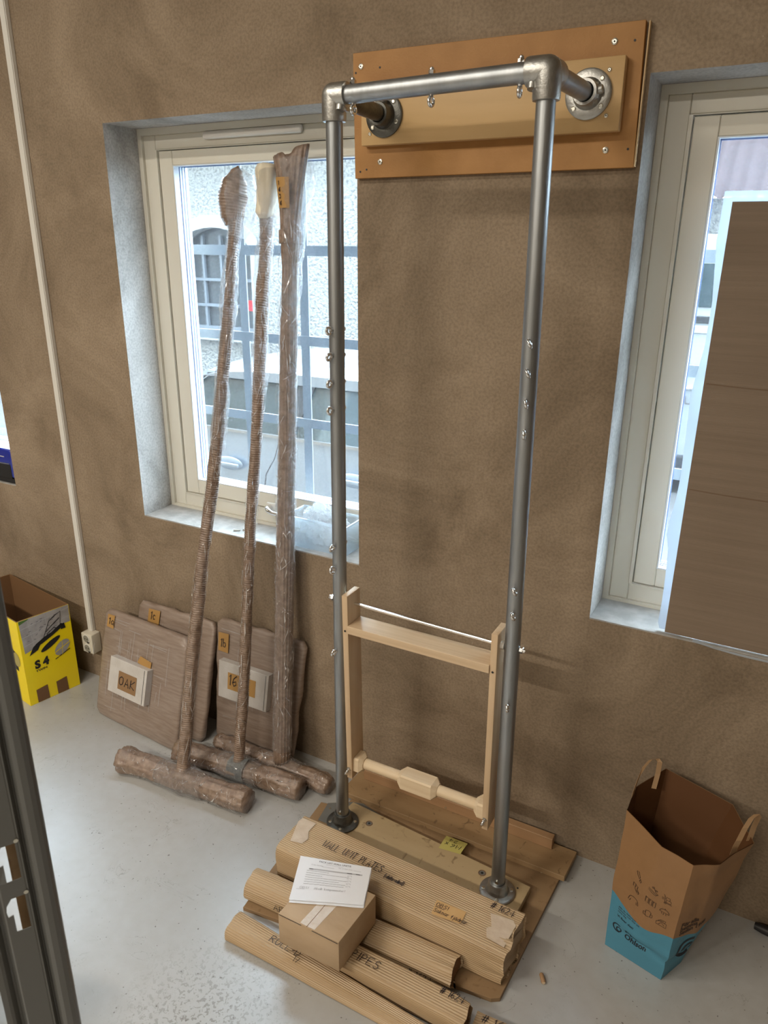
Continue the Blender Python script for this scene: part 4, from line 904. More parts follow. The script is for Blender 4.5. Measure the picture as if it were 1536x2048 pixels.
wrapped(bm, hp, lerp_tab([(0,.026),(.03,.040),(.09,.047),(.13,.040),(.165,.020),(.184,.003)]), seed=5, rib=.0095, amp=.0010, lump=.10); obj('head_wrap', bm, M_WRAP, t, 'all')
bm = B(); hp2 = [Vector((-1.668,.060,1.90)), Vector((-1.655,.072,1.98)), Vector((-1.650,.078,2.04)), Vector((-1.662,.082,2.105))]
wrapped(bm, hp2, lerp_tab([(0,.028),(.03,.040),(.08,.056),(.13,.056),(.18,.042),(.21,.012)]), seed=6, rib=.02, amp=.001, lump=.25, step=.008); obj('bubble_film', bm, M_FILM, t, 'all')
bm = B(); wrapped(bm, path[-4:], lambda d: .0235+.003*math.sin(d*16), seed=8, rib=.03, amp=.001, lump=.35, step=.008); obj('film', bm, M_FILM, t, 'all')
bm = B(); wrapped(bm, [(-1.978,-.408,.046),(-1.85,-.392,.043),(-1.70,-.383,.041),(-1.56,-.373,.042),(-1.418,-.362,.045)], lerp_tab([(0,.046),(.015,.049),(.06,.042),(.2,.039),(.27,.044),(.33,.041),(.46,.040),(.53,.043),(.562,.041)]), seed=9, lon=11, amp=.0017, lump=.20, step=.006, n=36, flat=.004); obj('foot_wrap', bm, M_WRAP, t, 'all')
bm = B(); wrapped(bm, [(-1.80,-.389,.044),(-1.70,-.383,.043),(-1.60,-.376,.043)], lerp_tab([(0,.046),(.1,.053),(.2,.046)]), seed=10, rib=.02, amp=.001, lump=.2, step=.008, flat=.003); obj('film_knot', bm, M_FILM, t, 'all')
glints(t, [(-1.97,-.407,.043),(-1.85,-.392,.041),(-1.70,-.383,.040),(-1.56,-.373,.041),(-1.425,-.362,.043)], .044, 320, 1)
glints(t, path, .022, 300, 2)
# pole 2: cream foam head
t = thing('wrapped_pole', (-1.56,-.238,0), 'plastic-wrapped pole with a cream foam block at its top, middle of the three', 'wrapped pole', 'wrapped T-shaped poles')
pb, pt = Vector((-1.560,-.236,.055)), Vector((-1.556,.080,1.985))
path = [pb, pb.lerp(pt,.2)+Vector((.004,0,0)), pb.lerp(pt,.45)+Vector((-.003,0,0)), pb.lerp(pt,.7)+Vector((.004,0,0)), pb.lerp(pt,.87)+Vector((-.003,0,0)), pt]
bm = B(); wrapped(bm, path, lerp_tab([(0,.025),(.05,.020),(.5,.0195),(1.0,.019),(1.5,.0195),(1.72,.021),(1.8,.018),(1.97,.021)]), seed=11, lump=.15, amp=.0012, rib=.0080); obj('pole_wrap', bm, M_WRAP, t, 'all')
bm = B(); wrapped(bm, [(-1.560,.070,1.955),(-1.553,.078,2.03),(-1.548,.082,2.118)], lerp_tab([(0,.022),(.02,.034),(.06,.037),(.11,.038),(.145,.044),(.158,.037),(.164,.020)]), seed=12, rib=.05, amp=.002, lump=.22, step=.005, sy=.8); obj('foam_head', bm, M_FOAM, t, 'all')
bm = B(); wrapped(bm, [(-1.540,.066,1.93),(-1.534,.074,2.03),(-1.540,.080,2.11)], lerp_tab([(0,.026),(.04,.038),(.12,.042),(.16,.040),(.18,.020)]), seed=13, rib=.03, amp=.001, lump=.3, step=.008); obj('film', bm, M_FILM, t, 'all')
bm = B(); wrapped(bm, path[-3:], lambda d: .0245+.003*math.sin(d*18), seed=14, rib=.03, amp=.001, lump=.35, step=.008); obj('film', bm, M_FILM, t, 'all')
bm = B(); wrapped(bm, [(-1.838,-.268,.044),(-1.70,-.247,.040),(-1.56,-.236,.039),(-1.43,-.228,.040),(-1.292,-.220,.042)], lerp_tab([(0,.036),(.02,.045),(.08,.040),(.2,.037),(.27,.042),(.36,.038),(.5,.042),(.55,.040)]), seed=15, lon=11, amp=.0017, lump=.20, step=.006, n=36, flat=.004); obj('foot_wrap', bm, M_WRAP, t, 'all')
bm = B(); wrapped(bm, [(-1.590,-.238,.041),(-1.52,-.234,.041)], lambda d: .0445, seed=16, rib=.02, amp=.0008, lump=.1, step=.008, flat=.0035, cap=False); obj('grey_tape', bm, mat('dark grey tape', (.10,.11,.11), .3, c2=(.16,.17,.17), scale=40, coat=1, coat_bump=.6), t, 'all')
bm = B(); wrapped(bm, [(-1.64,-.241,.042),(-1.56,-.236,.042),(-1.47,-.231,.042)], lerp_tab([(0,.043),(.09,.050),(.17,.043)]), seed=17, rib=.02, amp=.001, lump=.2, step=.008, flat=.003); obj('film_knot', bm, M_FILM, t, 'all')
glints(t, [(-1.83,-.267,.041),(-1.70,-.247,.039),(-1.56,-.236,.038),(-1.43,-.228,.039),(-1.30,-.221,.041)], .043, 300, 3)
glints(t, path, .021, 300, 4)
# pole 3: thick tube with lengthwise flutes and open flared top
t = thing('wrapped_pole', (-1.43,-.155,0), 'thickest wrapped pole, with a flared open card top and a tape label reading 1636', 'wrapped pole', 'wrapped T-shaped poles')
pb, pt = Vector((-1.428,-.146,.06)), Vector((-1.453,.060,1.96))
bm = B(); wrapped(bm, [pb, pb.lerp(pt,.5), pb.lerp(pt,.985)], lerp_tab([(0,.031),(.2,.0305),(.94,.0305),(.95,.0285),(1.58,.0270),(1.61,.0270),(1.613,.0235),(1.75,.0235),(1.82,.029),(1.9,.029)]), seed=21, lon=17, amp=.0011, lump=.06, n=102, step=.02); obj('tube_wrap', bm, M_WRAP, t, 'all')
bm = B(); wrapped(bm, [pb.lerp(pt,.958)+Vector((.001,0,0)), pb.lerp(pt,.979)+Vector((.001,0,0))], lambda d: .034, seed=24, lon=17, amp=.0014, lump=.10, n=102, step=.008); obj('collar', bm, M_WRAP, t, 'all')
# flared top: open card sleeve, wider than deep
bm = B(); rings = []; n = 96; c0_ = pb.lerp(pt,.975); c1_ = Vector((-1.458,.082,2.150))
for i in range(15):
    s = i/14; c = c0_.lerp(c1_, s); a_ = .030+(.066-.030)*s**1.5; b2 = .030+(.026-.030)*s; r = []
    for k in range(n):
        th = 2*PI*k/n; fl = .0012*math.sin(2*PI*k*17/n); dip = (-.022*math.exp(-((math.cos(th)-.1)/.22)**2) if math.sin(th) < 0 else .006*noise.noise((math.cos(th)*3,2,0))) if i > 11 else 0
        r.append(bm.verts.new(c + Vector(((a_+fl)*math.cos(th), (b2+fl)*math.sin(th), (dip+.016*math.cos(th)*s)*(1 if i > 11 else s)))))
    rings.append(r)
for r, q in zip(rings, rings[1:]):
    for k in range(n): bm.faces.new((r[k], r[(k+1)%n], q[(k+1)%n], q[k]))
fs = obj('flared_sleeve', fix(bm), M_WRAP, t, 'all'); sm = fs.modifiers.new('s', 'SOLIDIFY'); sm.thickness = .0025
bm = B(); wrapped(bm, [pb.lerp(pt,.86)+Vector((.010,-.002,0)), pb.lerp(pt,.95)+Vector((.014,.0,0)), Vector((-1.434,.080,2.06)), Vector((-1.440,.086,2.12))], lerp_tab([(0,.032),(.1,.035),(.25,.044),(.38,.062)]), seed=22, rib=.03, amp=.0015, lump=.22, step=.008, sy=.7, cap=False); obj('film', bm, M_FILM, t, 'all')
bm = B(); wrapped(bm, [pb.lerp(pt,.03), pb.lerp(pt,.5), pb.lerp(pt,.88)], lerp_tab([(0,.037),(.1,.0335),(.9,.0335),(.93,.0355),(.95,.032),(1.5,.0305),(1.6,.0295)]), seed=23, rib=.04, amp=.0006, lump=.10, step=.012, cap=False); obj('film', bm, M_FILM, t, 'all')
lb0, lb1 = Vector((-1.452,.064,1.985)), Vector((-1.456,.073,2.072))
def flab(a, b_):
    c = lb0.lerp(lb1, b_); R = .0375+.010*b_; th = -PI/2 + .02 + (a-.5)*.95; return c + Vector((R*1.10*math.cos(th), R*1.05*math.sin(th)-.003, 0))
bm = B(); polys(bm, flab, [[(k/8, j/8), ((k+1)/8, j/8), ((k+1)/8, (j+1)/8), (k/8, (j+1)/8)] for k in range(8) for j in range(8)]); tl = obj('tape_label', bm, M_LABEL, t)
fl2 = lambda a, b_: flab(a, b_) + Vector((.0002,-.0014,0))
for k, c in enumerate('1636'): write('handwriting', fl2, [[(.18+x*2.2, .76-.22*k+y*.9) for x, y in q] for q in hand(c, .14, seed=30+k)], .035, M_INK, tl)
bm = B(); wrapped(bm, [(-1.742,-.148,.042),(-1.60,-.146,.038),(-1.43,-.145,.037),(-1.30,-.145,.037),(-1.215,-.150,.036)], lerp_tab([(0,.024),(.02,.036),(.05,.031),(.07,.036),(.2,.032),(.30,.036),(.4,.033),(.47,.034),(.50,.038),(.53,.030)]), seed=25, lon=11, amp=.0017, lump=.20, step=.006, n=36, flat=.004); obj('foot_wrap', bm, M_WRAP, t, 'all')
bm = B(); wrapped(bm, [(-1.50,-.146,.040),(-1.43,-.145,.042),(-1.35,-.145,.040)], lerp_tab([(0,.036),(.08,.042),(.15,.036)]), seed=26, rib=.02, amp=.001, lump=.2, step=.008, flat=.003); obj('film_knot', bm, M_FILM, t, 'all')
glints(t, [(-1.735,-.148,.039),(-1.60,-.146,.037),(-1.43,-.145,.036),(-1.30,-.145,.036),(-1.22,-.150,.035)], .037, 260, 5)
glints(t, [pb, pt], .034, 320, 6)

# ================================================================== wrapped flat panels
def slab(bm, bl, br, tl, tr, thick, rad=.018, seed=0, lump=.003, nx=22, nz=22):
    """leaning rounded slab given its front-face corners"""
    bl, br, tl, tr = map(Vector, (bl, br, tl, tr)); nrm = (br-bl).cross(tl-bl).normalized()
    F_ = lambda u, v: (bl*(1-u)+br*u)*(1-v)+(tl*(1-u)+tr*u)*v
    W_, H_ = (br-bl).length, (tl-bl).length; n = 72; layers = []
    def outline(off):
        P = []
        for k in range(n):
            th = 2*PI*(k+.5)/n; c, s = math.cos(th), math.sin(th); e = 26
            r = (abs(c)**e+abs(s)**e)**(-1/e); P.append((.5+r*c*(.5-off/W_), .5+r*s*(.5-off/H_)))
        return P
    prof = [(.012,0),(.004,.10),(0,.3),(0,.7),(.004,.90),(.012,1)]
    for off, d in prof:
        layers.append([bm.verts.new(F_(u, v) - nrm*(thick*d) + nrm*lump*noise.noise((u*5+seed, v*5, d*2)) + (F_(u,v)-F_(.5,.5)).normalized()*lump*1.4*noise.noise((u*8+seed, v*8, d))) for u, v in outline(off)])
    for a, b_ in zip(layers, layers[1:]):
        for k in range(n): bm.faces.new((a[k], a[(k+1)%n], b_[(k+1)%n], b_[k]))
    for L_, d in ((layers[0], 0), (layers[-1], 1)):
        prev = L_
        for q in (.8, .55, .3):
            cur = []
            for k, (u, v) in enumerate(outline(.012)):
                u2, v2 = .5+(u-.5)*q, .5+(v-.5)*q; cur.append(bm.verts.new(F_(u2, v2)-nrm*(thick*d)+nrm*lump*.6*noise.noise((u2*6+seed, v2*6, d*2))))
            for k in range(n): bm.faces.new((prev[k], prev[(k+1)%n], cur[(k+1)%n], cur[k]))
            prev = cur
        bm.faces.new(prev)
    fix(bm); return F_, nrm
def on_slab(F_, nrm, off): return lambda a, b_: F_(a, b_)+nrm*off
def label(t, F_, nrm, u0, v0, du, dv, text, h, m=M_LABEL, off=.0045, rot=0, seed=0, tu=.2, tv=.25):
    G = on_slab(F_, nrm, off); bm = B(); polys(bm, G, [[(u0,v0),(u0+du,v0-.004),(u0+du+.004,v0+dv),(u0+.002,v0+dv-.004)]]); l = obj('tape_label', bm, m, t)
    write('handwriting', lambda a, b_: F_(u0+du*tu+a*h, v0+dv*tv+b_*h)+nrm*(off+.0008), hand(text, 1.0, seed=seed), .13, M_INK, l)
def white_box(t, F_, nrm, u0, v0, u1, v1, dep, text, tu0, tv0, tu1, tv1, h, seed):
    G = lambda a, b_, d: F_(a, b_)+nrm*d
    bm = B(); hexa(bm, [G(u0,v0,.0),G(u0,v0,dep),G(u1,v0,dep),G(u1,v0,.0),G(u0,v1,.0),G(u0,v1,dep),G(u1,v1,dep),G(u1,v1,.0)], .0015, 2); fix(bm); wb = obj('white_box', bm, M_WCARD, t)
    bm = B(); polys(bm, lambda a, b_: G(a, b_, dep+.0008), [[(tu0,tv0),(tu1,tv0),(tu1,tv1),(tu0,tv1)]]); obj('paper_label', bm, M_LABEL if seed > 50 else M_BUFFD, wb)
    write('handwriting', lambda a, b_: G(tu0+.012+a*h, tv0+(tv1-tv0)*.28+b_*h, dep+.0016), hand(text, 1.0, seed=seed), .11, M_INK, wb)
    bm = B(); ribbon(bm, lambda a, b_: G(a, b_, dep+.0007), [[(u1-.03,v0+.01),(u1-.03,v1-.01)]], .004); obj('lid_edge', bm, M_BLACK, wb)
M_BUFFD = mat('brown label', (.27,.155,.07), .6)
M_FILMP = clear('panel film', (1,1,1), (.9,.88,.88), .10, .06, .15, .9, 30)
def glint_streaks(t, F_, nrm, seed, n, vert=True):  # pale ribbons painted as streaks of light on the panel film
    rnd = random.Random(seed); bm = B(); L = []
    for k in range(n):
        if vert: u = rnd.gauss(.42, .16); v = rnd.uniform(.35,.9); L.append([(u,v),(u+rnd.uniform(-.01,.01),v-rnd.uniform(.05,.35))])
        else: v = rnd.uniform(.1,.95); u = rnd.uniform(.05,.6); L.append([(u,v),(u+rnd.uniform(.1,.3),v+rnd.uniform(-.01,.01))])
    ribbon(bm, on_slab(F_, nrm, .0042), L, .0032); obj('crease_glints', bm, M_GLINT, t)
# panel 1 (front, left)
t = thing('wrapped_parcel', (-2.1,-.16,0), 'front left plastic-wrapped flat panel with a white box marked OAK stuck on', 'parcel', 'wrapped flat parcels leaning on the wall')
bm = B(); F_, nr = slab(bm, (-2.356,-.212,.002), (-1.868,-.250,.002), (-2.345,-.098,.449), (-1.882,-.112,.436), .032, seed=1, lump=.0018); obj('panel_body', bm, M_WRAPF, t, 'all')
label(t, F_, nr, .055, .845, .085, .12, '1a', .06, seed=41)
white_box(t, F_, nr, .205, .305, .655, .625, .030, 'OAK', .325, .36, .545, .525, .075, 42)
glint_streaks(t, F_, nr, 5, 30); glint_streaks(t, F_, nr, 15, 14, False)
bm = B(); polys(bm, on_slab(F_, nr, .0043), [[(.47,.635),(.63,.60),(.635,.68),(.50,.70)]]); obj('tape_label', bm, M_LABEL, t)
# panel 2 (behind)
t = thing('wrapped_parcel', (-2.0,-.08,0), 'plastic-wrapped flat panel behind the OAK panel, tape label 1c at its corner', 'parcel', 'wrapped flat parcels leaning on the wall')
bm = B(); F_, nr = slab(bm, (-2.225,-.152,.002), (-1.812,-.158,.002), (-2.215,-.034,.489), (-1.806,-.036,.489), .030, seed=2, lump=.005); obj('panel_body', bm, M_WRAPF, t, 'all')
label(t, F_, nr, .16, .85, .15, .115, '1c', .065, seed=43)
glint_streaks(t, F_, nr, 6, 12); glint_streaks(t, F_, nr, 16, 8, False)
# panel 3 (right)
t = thing('wrapped_parcel', (-1.6,-.06,0), 'plastic-wrapped flat panel behind the three poles, white box numbered 16 stuck on', 'parcel', 'wrapped flat parcels leaning on the wall')
bm = B(); F_, nr = slab(bm, (-1.796,-.100,.002), (-1.426,-.100,.002), (-1.798,-.036,.517), (-1.380,-.036,.517), .030, seed=3, lump=.006); obj('panel_body', bm, M_WRAPF, t, 'all')
label(t, F_, nr, .04, .75, .12, .15, '1b', .065, seed=44)
white_box(t, F_, nr, .10, .405, .69, .70, .028, '16', .215, .49, .55, .625, .085, 55)
glint_streaks(t, F_, nr, 7, 7, False); glint_streaks(t, F_, nr, 8, 4)

# ================================================================== yellow carton
t = thing('yellow_carton', (-2.86,-.16,0), 'open yellow carton printed S 4 TWIN, on the floor by the wall socket', 'box')
A0, B0, C0, D0 = Vector((-2.632,-.312,.0005)), Vector((-2.586,-.091,.0005)), Vector((-3.080,-.012,.0005)), Vector((-3.128,-.233,.0005)); H_ = Vector((0,0,.403)); th = .005
cen = (A0+B0+C0+D0)/4
def wall(p, q, name, tp=0):
    """outer face yellow, inner face kraft"""
    d = (q-p).normalized(); n = Vector((d.y,-d.x,0)); n = n if n.dot((p+q)/2-cen) > 0 else -n; bm = B()
    a, b_ = p-n*th+d*th, q-n*th-d*th
    Q = [bm.verts.new(v) for v in (p, q, q+H_, p+H_, a, b_, b_+H_, a+H_)]
    f = [(0,1,2,3),(5,4,7,6),(3,2,6,7),(1,0,4,5),(0,3,7,4),(2,1,5,6)]
    for k, i in enumerate(f): fc = bm.faces.new([Q[j] for j in i]); fc.material_index = 0 if k == 0 else 1
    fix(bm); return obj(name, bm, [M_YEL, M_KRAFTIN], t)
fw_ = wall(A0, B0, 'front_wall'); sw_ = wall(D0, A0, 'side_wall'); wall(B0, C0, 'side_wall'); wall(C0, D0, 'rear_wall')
bm = B(); z_ = Vector((0,0,.004)); k_ = .012
bm.faces.new([bm.verts.new(v+z_+(cen-v)*.03) for v in (A0, B0, C0, D0)]); obj('base', bm, M_KRAFTIN, t)
nf = Vector((B0-A0)).normalized(); nf = Vector((nf.y,-nf.x,0))
wv = (B0-A0)
def fy(a, b_, o=.0006): return A0 + wv*a + H_*b_ + nf*o
lay = lambda o: (lambda a, b_: fy(a, b_, o))
bm = B(); polys(bm, lay(.0006), [[(.06,.615),(.40,.665),(.78,.80),(.985,.80),(.992,.997),(.03,.997)]]); pv = obj('printed_paving', bm, M_PAVE, fw_)
bm = B(); ribbon(bm, lay(.0010), [[(.05,.90),(.99,.965)],[(.05,.80),(.99,.87)],[(.06,.70),(.62,.755)],[(.25,.64),(.19,.99)],[(.55,.72),(.52,.99)],[(.85,.80),(.84,.99)]], .006); obj('paving_joints', bm, M_GINK, pv)
bm = B(); polys(bm, lay(.0012), [[(.035,.955),(.20,.985),(.22,.996),(.035,.996)]]); obj('printed_grass', bm, M_GREEN, pv)
rnd = random.Random(2); L = []
for k in range(26): x, y = rnd.uniform(.12,.72), rnd.uniform(.74,.95); L.append([(x,y),(x+rnd.uniform(.02,.05),y+rnd.uniform(-.006,.012))])
bm = B(); ribbon(bm, lay(.0013), L, .007); obj('printed_leaves', bm, M_MINK, pv)
bm = B(); polys(bm, lay(.0016), [[(.13,.575),(.30,.61),(.36,.66),(.30,.69),(.22,.66)],[(.26,.645),(.40,.665),(.62,.715),(.80,.765),(.86,.80),(.80,.815),(.60,.755),(.45,.73),(.28,.685)],[(.78,.745),(.88,.745),(.86,.81),(.81,.80)],
    [(.55+.20*math.cos(PI*k/10), .625+.036*math.sin(PI*k/10)+.05*math.cos(PI*k/10)) for k in range(20)]])
ribbon(bm, lay(.0018), [[(.42,.70),(.58,.89),(.70,.93),(.82,.955),(.78,.79)],[(.50,.78),(.62,.83),(.78,.885)],[(.47,.715),(.53,.755),(.66,.80),(.69,.785)]], .010); obj('printed_sweeper', bm, M_BLACK, fw_)
bm = B(); polys(bm, lay(.0015), [[(.76+.155*math.cos(2*PI*k/32), .535+.075*math.sin(2*PI*k/32)+.03*math.cos(2*PI*k/32)) for k in range(32)]]); ci = obj('printed_circle', bm, M_PAVE, fw_)
bm = B(); ribbon(bm, lay(.0019), [[(.60,.50),(.915,.57)],[(.75,.462),(.77,.61)]], .008); obj('circle_cross', bm, M_YEL, ci)
bm = B(); ribbon(bm, lay(.0017), [[(.60,.425),(.66,.437)],[(.675,.440),(.73,.451)],[(.745,.455),(.90,.485)]], .010); obj('printed_caption', bm, M_INK, fw_)
print_text('printed_title', lambda a, b_: fy(.20+a*.25, .405+b_*.1427+a*.006, .0016), 'S 4', .86, M_BLACK, fw_, .05)
print_text('printed_title', lambda a, b_: fy(.20+a*.25, .362+b_*.1427+a*.006, .0016), 'TWIN', .22, M_BLACK, fw_, .006, sx=1.5)
M_PATCH = mat('brown card patch', (.17,.085,.035), .65)
for u0, u1 in ((.15,.38),(.545,.765)):
    bm = B(); polys(bm, lay(.0012), [[(u0,.004),(u1,.004),(u1-.01,.172),(u0-.005,.158)]]); obj('card_patch', bm, M_PATCH, fw_)
ns = (A0-D0).normalized(); ns = Vector((ns.y,-ns.x,0)); sv = D0-A0
fs_ = lambda a, b_: A0 + sv*a + H_*b_ + ns*.0007
bm = B(); polys(bm, fs_, [[(.15,.75),(.165,.75),(.175,.985),(.145,.985)],[(.06+.0*k, .0) for k in range(0)] or [(.10,.60),(.20,.66),(.20,.40),(.10,.38)]]); obj('printed_wheel', bm, M_BLACK, sw_)
bm = B(); polys(bm, lambda a, b_: fs_(a, b_)+ns*.0005, [[(.055+.055*math.cos(2*PI*k/20)+.05, .52+.085*math.sin(2*PI*k/20)) for k in range(20)]]); obj('printed_hub', bm, mat('printed pale yellow', (.42,.36,.12), .5), sw_)

# ================================================================== cable trunking and socket
t = thing('cable_trunking', (-2.561,0,1.8), 'white cable trunking running straight up the wall from the socket', 'trunking')
bm = B(); box(bm, (-2.576,-.0165,.2452), (-2.546,-.0006,ZC-.001), .0012); obj('channel', bm, M_WHITE, t)
bm = B(); box(bm, (-2.5735,-.0195,.2452), (-2.5485,-.0166,ZC-.001), .0006); obj('lid', bm, M_WHITE, t)
t = thing('wall_socket', (-2.55,-.02,.2), 'white double power socket on the wall below the cable trunking', 'socket')
bm = B(); box(bm, (-2.586,-.050,.150), (-2.520,-.0006,.2448), .004, 3); bs = obj('housing', bm, mat('cream plastic', (.66,.62,.52), .35), t, True)
for z in (.2215, .1745):
    bm = B(); tube(bm, [(-2.553,-.0502,z),(-2.553,-.0522,z),(-2.553,-.0528,z)], [.0215,.0215,.0200], 28); rr = obj('socket_face', fix(bm), M_WHITE, t, True)
    bm = B(); tube(bm, [(-2.553,-.05285,z),(-2.553,-.0531,z)], .0172, 24); obj('well_shade', fix(bm), mat('socket shade', (.26,.25,.21), .5), rr, True)  # flat dark disc, its colour stands for shade in the recess
    for dx, dz in ((-.007,0),(.007,0)):
        bm = B(); tube(bm, [(-2.553+dx,-.0531,z+dz),(-2.553+dx,-.0534,z+dz)], .0028, 10); obj('pin_hole', fix(bm), M_BLACK, rr)
    bm = B(); box(bm, (-2.547,-.0545,z-.019), (-2.537,-.0531,z-.012)); obj('earth_clip', bm, M_TRIM, rr)

# ================================================================== on the window sill
t = thing('storage_box', (-1.36,.08,.862), 'clear plastic storage box on the window sill behind the left pipe', 'box')
bx0, bx1, by0, by1, bz0, bz1 = -1.488, -1.236, .0185, .1405, .8622, .978
bm = B()
def shell(bm, ins, flip=False):
    lo = [(bx0+ins+.012,by0+ins+.010,bz0+ins),(bx1-ins-.012,by0+ins+.010,bz0+ins),(bx1-ins-.012,by1-ins-.008,bz0+ins),(bx0+ins+.012,by1-ins-.008,bz0+ins)]
    hi = [(bx0+ins,by0+ins,bz1),(bx1-ins,by0+ins,bz1),(bx1-ins,by1-ins,bz1),(bx0+ins,by1-ins,bz1)]
    a = [bm.verts.new(p) for p in lo]; b_ = [bm.verts.new(p) for p in hi]; bm.faces.new(a)
    for k in range(4): bm.faces.new((a[k], a[(k+1)%4], b_[(k+1)%4], b_[k]))
    return b_
a_ = shell(bm, 0); b_ = shell(bm, .002)
for k in range(4): bm.faces.new((a_[k], a_[(k+1)%4], b_[(k+1)%4], b_[k]))
bd = obj('tub', fix(bm), M_BOXCLEAR, t)
bm = B()
for p, q in (((bx0-.003,by0-.003,bz1-.008),(bx1+.003,by0-.0005,bz1+.001)),((bx0-.003,by1+.0005,bz1-.008),(bx1+.003,by1+.003,bz1+.001)),((bx0-.003,by0,bz1-.008),(bx0-.0005,by1,bz1+.001)),((bx1+.0005,by0,bz1-.008),(bx1+.003,by1,bz1+.001))): box(bm, p, q)
obj('rim', bm, M_BOXCLEAR, bd)
bm = B(); bmesh.ops.create_icosphere(bm, subdivisions=5, radius=1)
for v in bm.verts:
    q = v.co.copy(); f = 1+.30*noise.noise(q*2.2)+.22*noise.noise(q*5.5)+.10*noise.noise(q*13); v.co = Vector((-1.366+q.x*.088*f, .080+q.y*.040*min(f,1.12), .946+q.z*.072*f))
o = top(obj('crumpled_film', bm, M_FILMW, None), (-1.37,.08,.94)); tag(o, 'heap of crumpled clear plastic film lying in the storage box on the sill', 'plastic film')
for k, (x, y, a) in enumerate(((-1.731,.042,.5),(-1.716,.064,2.2))):
    bm = B(); d = Vector((math.cos(a),math.sin(a),0))*.011; c = Vector((x,y,.8662)); cyl(bm, c-d, c+d, .0038, .0028, 10); cyl(bm, c-d*1.25, c-d*1.0, .0052, .0046, 10)
    o = top(obj('wall_plug', fix(bm), mat('pale plug %d' % k, (.55,.55,.52), .5), None, True), (x,y,.8625)); tag(o, ('small pale wall plug on the window sill, the nearer one to the sill edge' if k == 0 else 'small pale wall plug on the window sill, the one nearer the glass'), 'wall plug')
# blue case on the far left sill
t = thing('tool_case', (-3.2,.08,.862), 'glossy dark blue plastic case with a black base on the far left window sill', 'case')
bm = B(); box(bm, (-3.46,.006,.886), (-2.952,.128,1.020), .012, 3); bd = obj('shell', bm, M_CARBLUE, t, True)
bm = B(); box(bm, (-3.455,.008,.8622), (-2.956,.124,.8856), .004, 2); obj('base', bm, M_BLACK, t, True)
bm = B(); tube(bm, [(-3.115,.004,.887),(-3.105,.004,.918),(-3.085,.0042,.942),(-3.05,.0044,.952),(-2.97,.0044,.954)], .0025, 8); obj('grey_edge', fix(bm), M_HUB, bd, True)
bm = B(); extrude(bm, [(-3.103,.0045,.8865),(-3.095,.0045,.918),(-3.08,.0045,.938),(-3.05,.0045,.948),(-2.965,.0045,.950),(-2.965,.0045,.8865)], (0,.003,0)); obj('dark_panel', fix(bm), M_BLACK, bd)
bm = B(); box(bm, (-3.30,.0046,1.003), (-3.098,.0062,1.0065)); obj('highlight_line', bm, M_WHITE, bd)  # white bars stand for highlights on the glossy shell
bm = B(); box(bm, (-3.070,.0046,.982), (-3.00,.0062,.9855)); obj('highlight_line', bm, M_WHITE, bd)
# ================================================================== cardboard in the right window
t = thing('cardboard_sheet', (.2,.05,.862), 'big brown cardboard sheet leaning in the right window', 'cardboard')
cb = lambda x, z, o=0: Vector((x, .012+.118*((z-.866)/1.12)+o, z))
bm = B(); xa, xb = -.190, .575; P = [(xa,.8645),(xb,.8645),(xb,1.9835),(xa-.005,1.9865)]
hexa(bm, [cb(*P[0]), cb(*P[1]), cb(*P[1],.006), cb(*P[0],.006), cb(*P[3]), cb(*P[2]), cb(*P[2],.006), cb(*P[3],.006)], .0005); obj('sheet', bm, M_CARDW, t)
M_FOLD = mat('fold line', (.17,.11,.068), .8)
for z in (1.545, 1.268):
    bm = B(); ribbon(bm, lambda a, b_: cb(a, b_, -.0006), [[(xa+.004,z+.006),(-.1,z+.003),(.57,z)]], .0028); obj('fold_line', bm, M_FOLD, t)
L = [(-.206,.868),(-.212,.885),(-.2105,.95),(-.212,1.02),(-.216,1.10),(-.226,1.14),(-.224,1.18),(-.216,1.24),(-.214,1.30),(-.218,1.45),(-.221,1.52),(-.206,1.64),(-.205,1.75),(-.218,1.90),(-.2165,2.011)]
bm = B(); F = [cb(x, z, .0085) for x, z in L]; G = [cb(-.15, z, .0085) for x, z in L]; ff = [bm.verts.new(p) for p in F]; gg = [bm.verts.new(p) for p in G]
for k in range(len(L)-1): bm.faces.new((ff[k], gg[k], gg[k+1], ff[k+1]))
tp = [bm.verts.new(cb(x, 2.011-.004*(x+.2), .0085)) for x in (-.15, .1, .35, .58)]; bt = [bm.verts.new(cb(x, 1.95, .0085)) for x in (-.15, .1, .35, .58)]
for k in range(3): bm.faces.new((bt[k], bt[k+1], tp[k+1], tp[k]))
o = obj('backing_film', fix(bm), M_BACK, None); o.modifiers.new('s','SOLIDIFY').thickness = .0012
top(o, (-.2,.02,.868)); tag(o, 'white plastic backing sheet showing along the edge of the leaning cardboard', 'plastic sheet')
ORG[o.name] = Vector((-.2,.02,.868)); bm = B(); E1 = [(-.115,.0005,.8615),(-.06,-.004,.8560),(.0,-.007,.8535),(.03,-.007,.8530),(.2,-.006,.8540),(.58,-.006,.8540)]; E2 = [(-.115,.013,.8628),(-.06,.013,.8630),(.0,.013,.8632),(.03,.013,.8632),(.2,.013,.8632),(.58,.013,.8632)]
ea = [bm.verts.new((x, min(y,-.0016), z)) for x, y, z in E1]; eb_ = [bm.verts.new(p) for p in E2]
for k in range(5): bm.faces.new((ea[k], ea[k+1], eb_[k+1], eb_[k]))
obj('folded_edge', fix(bm), M_BACK, o, 'all')

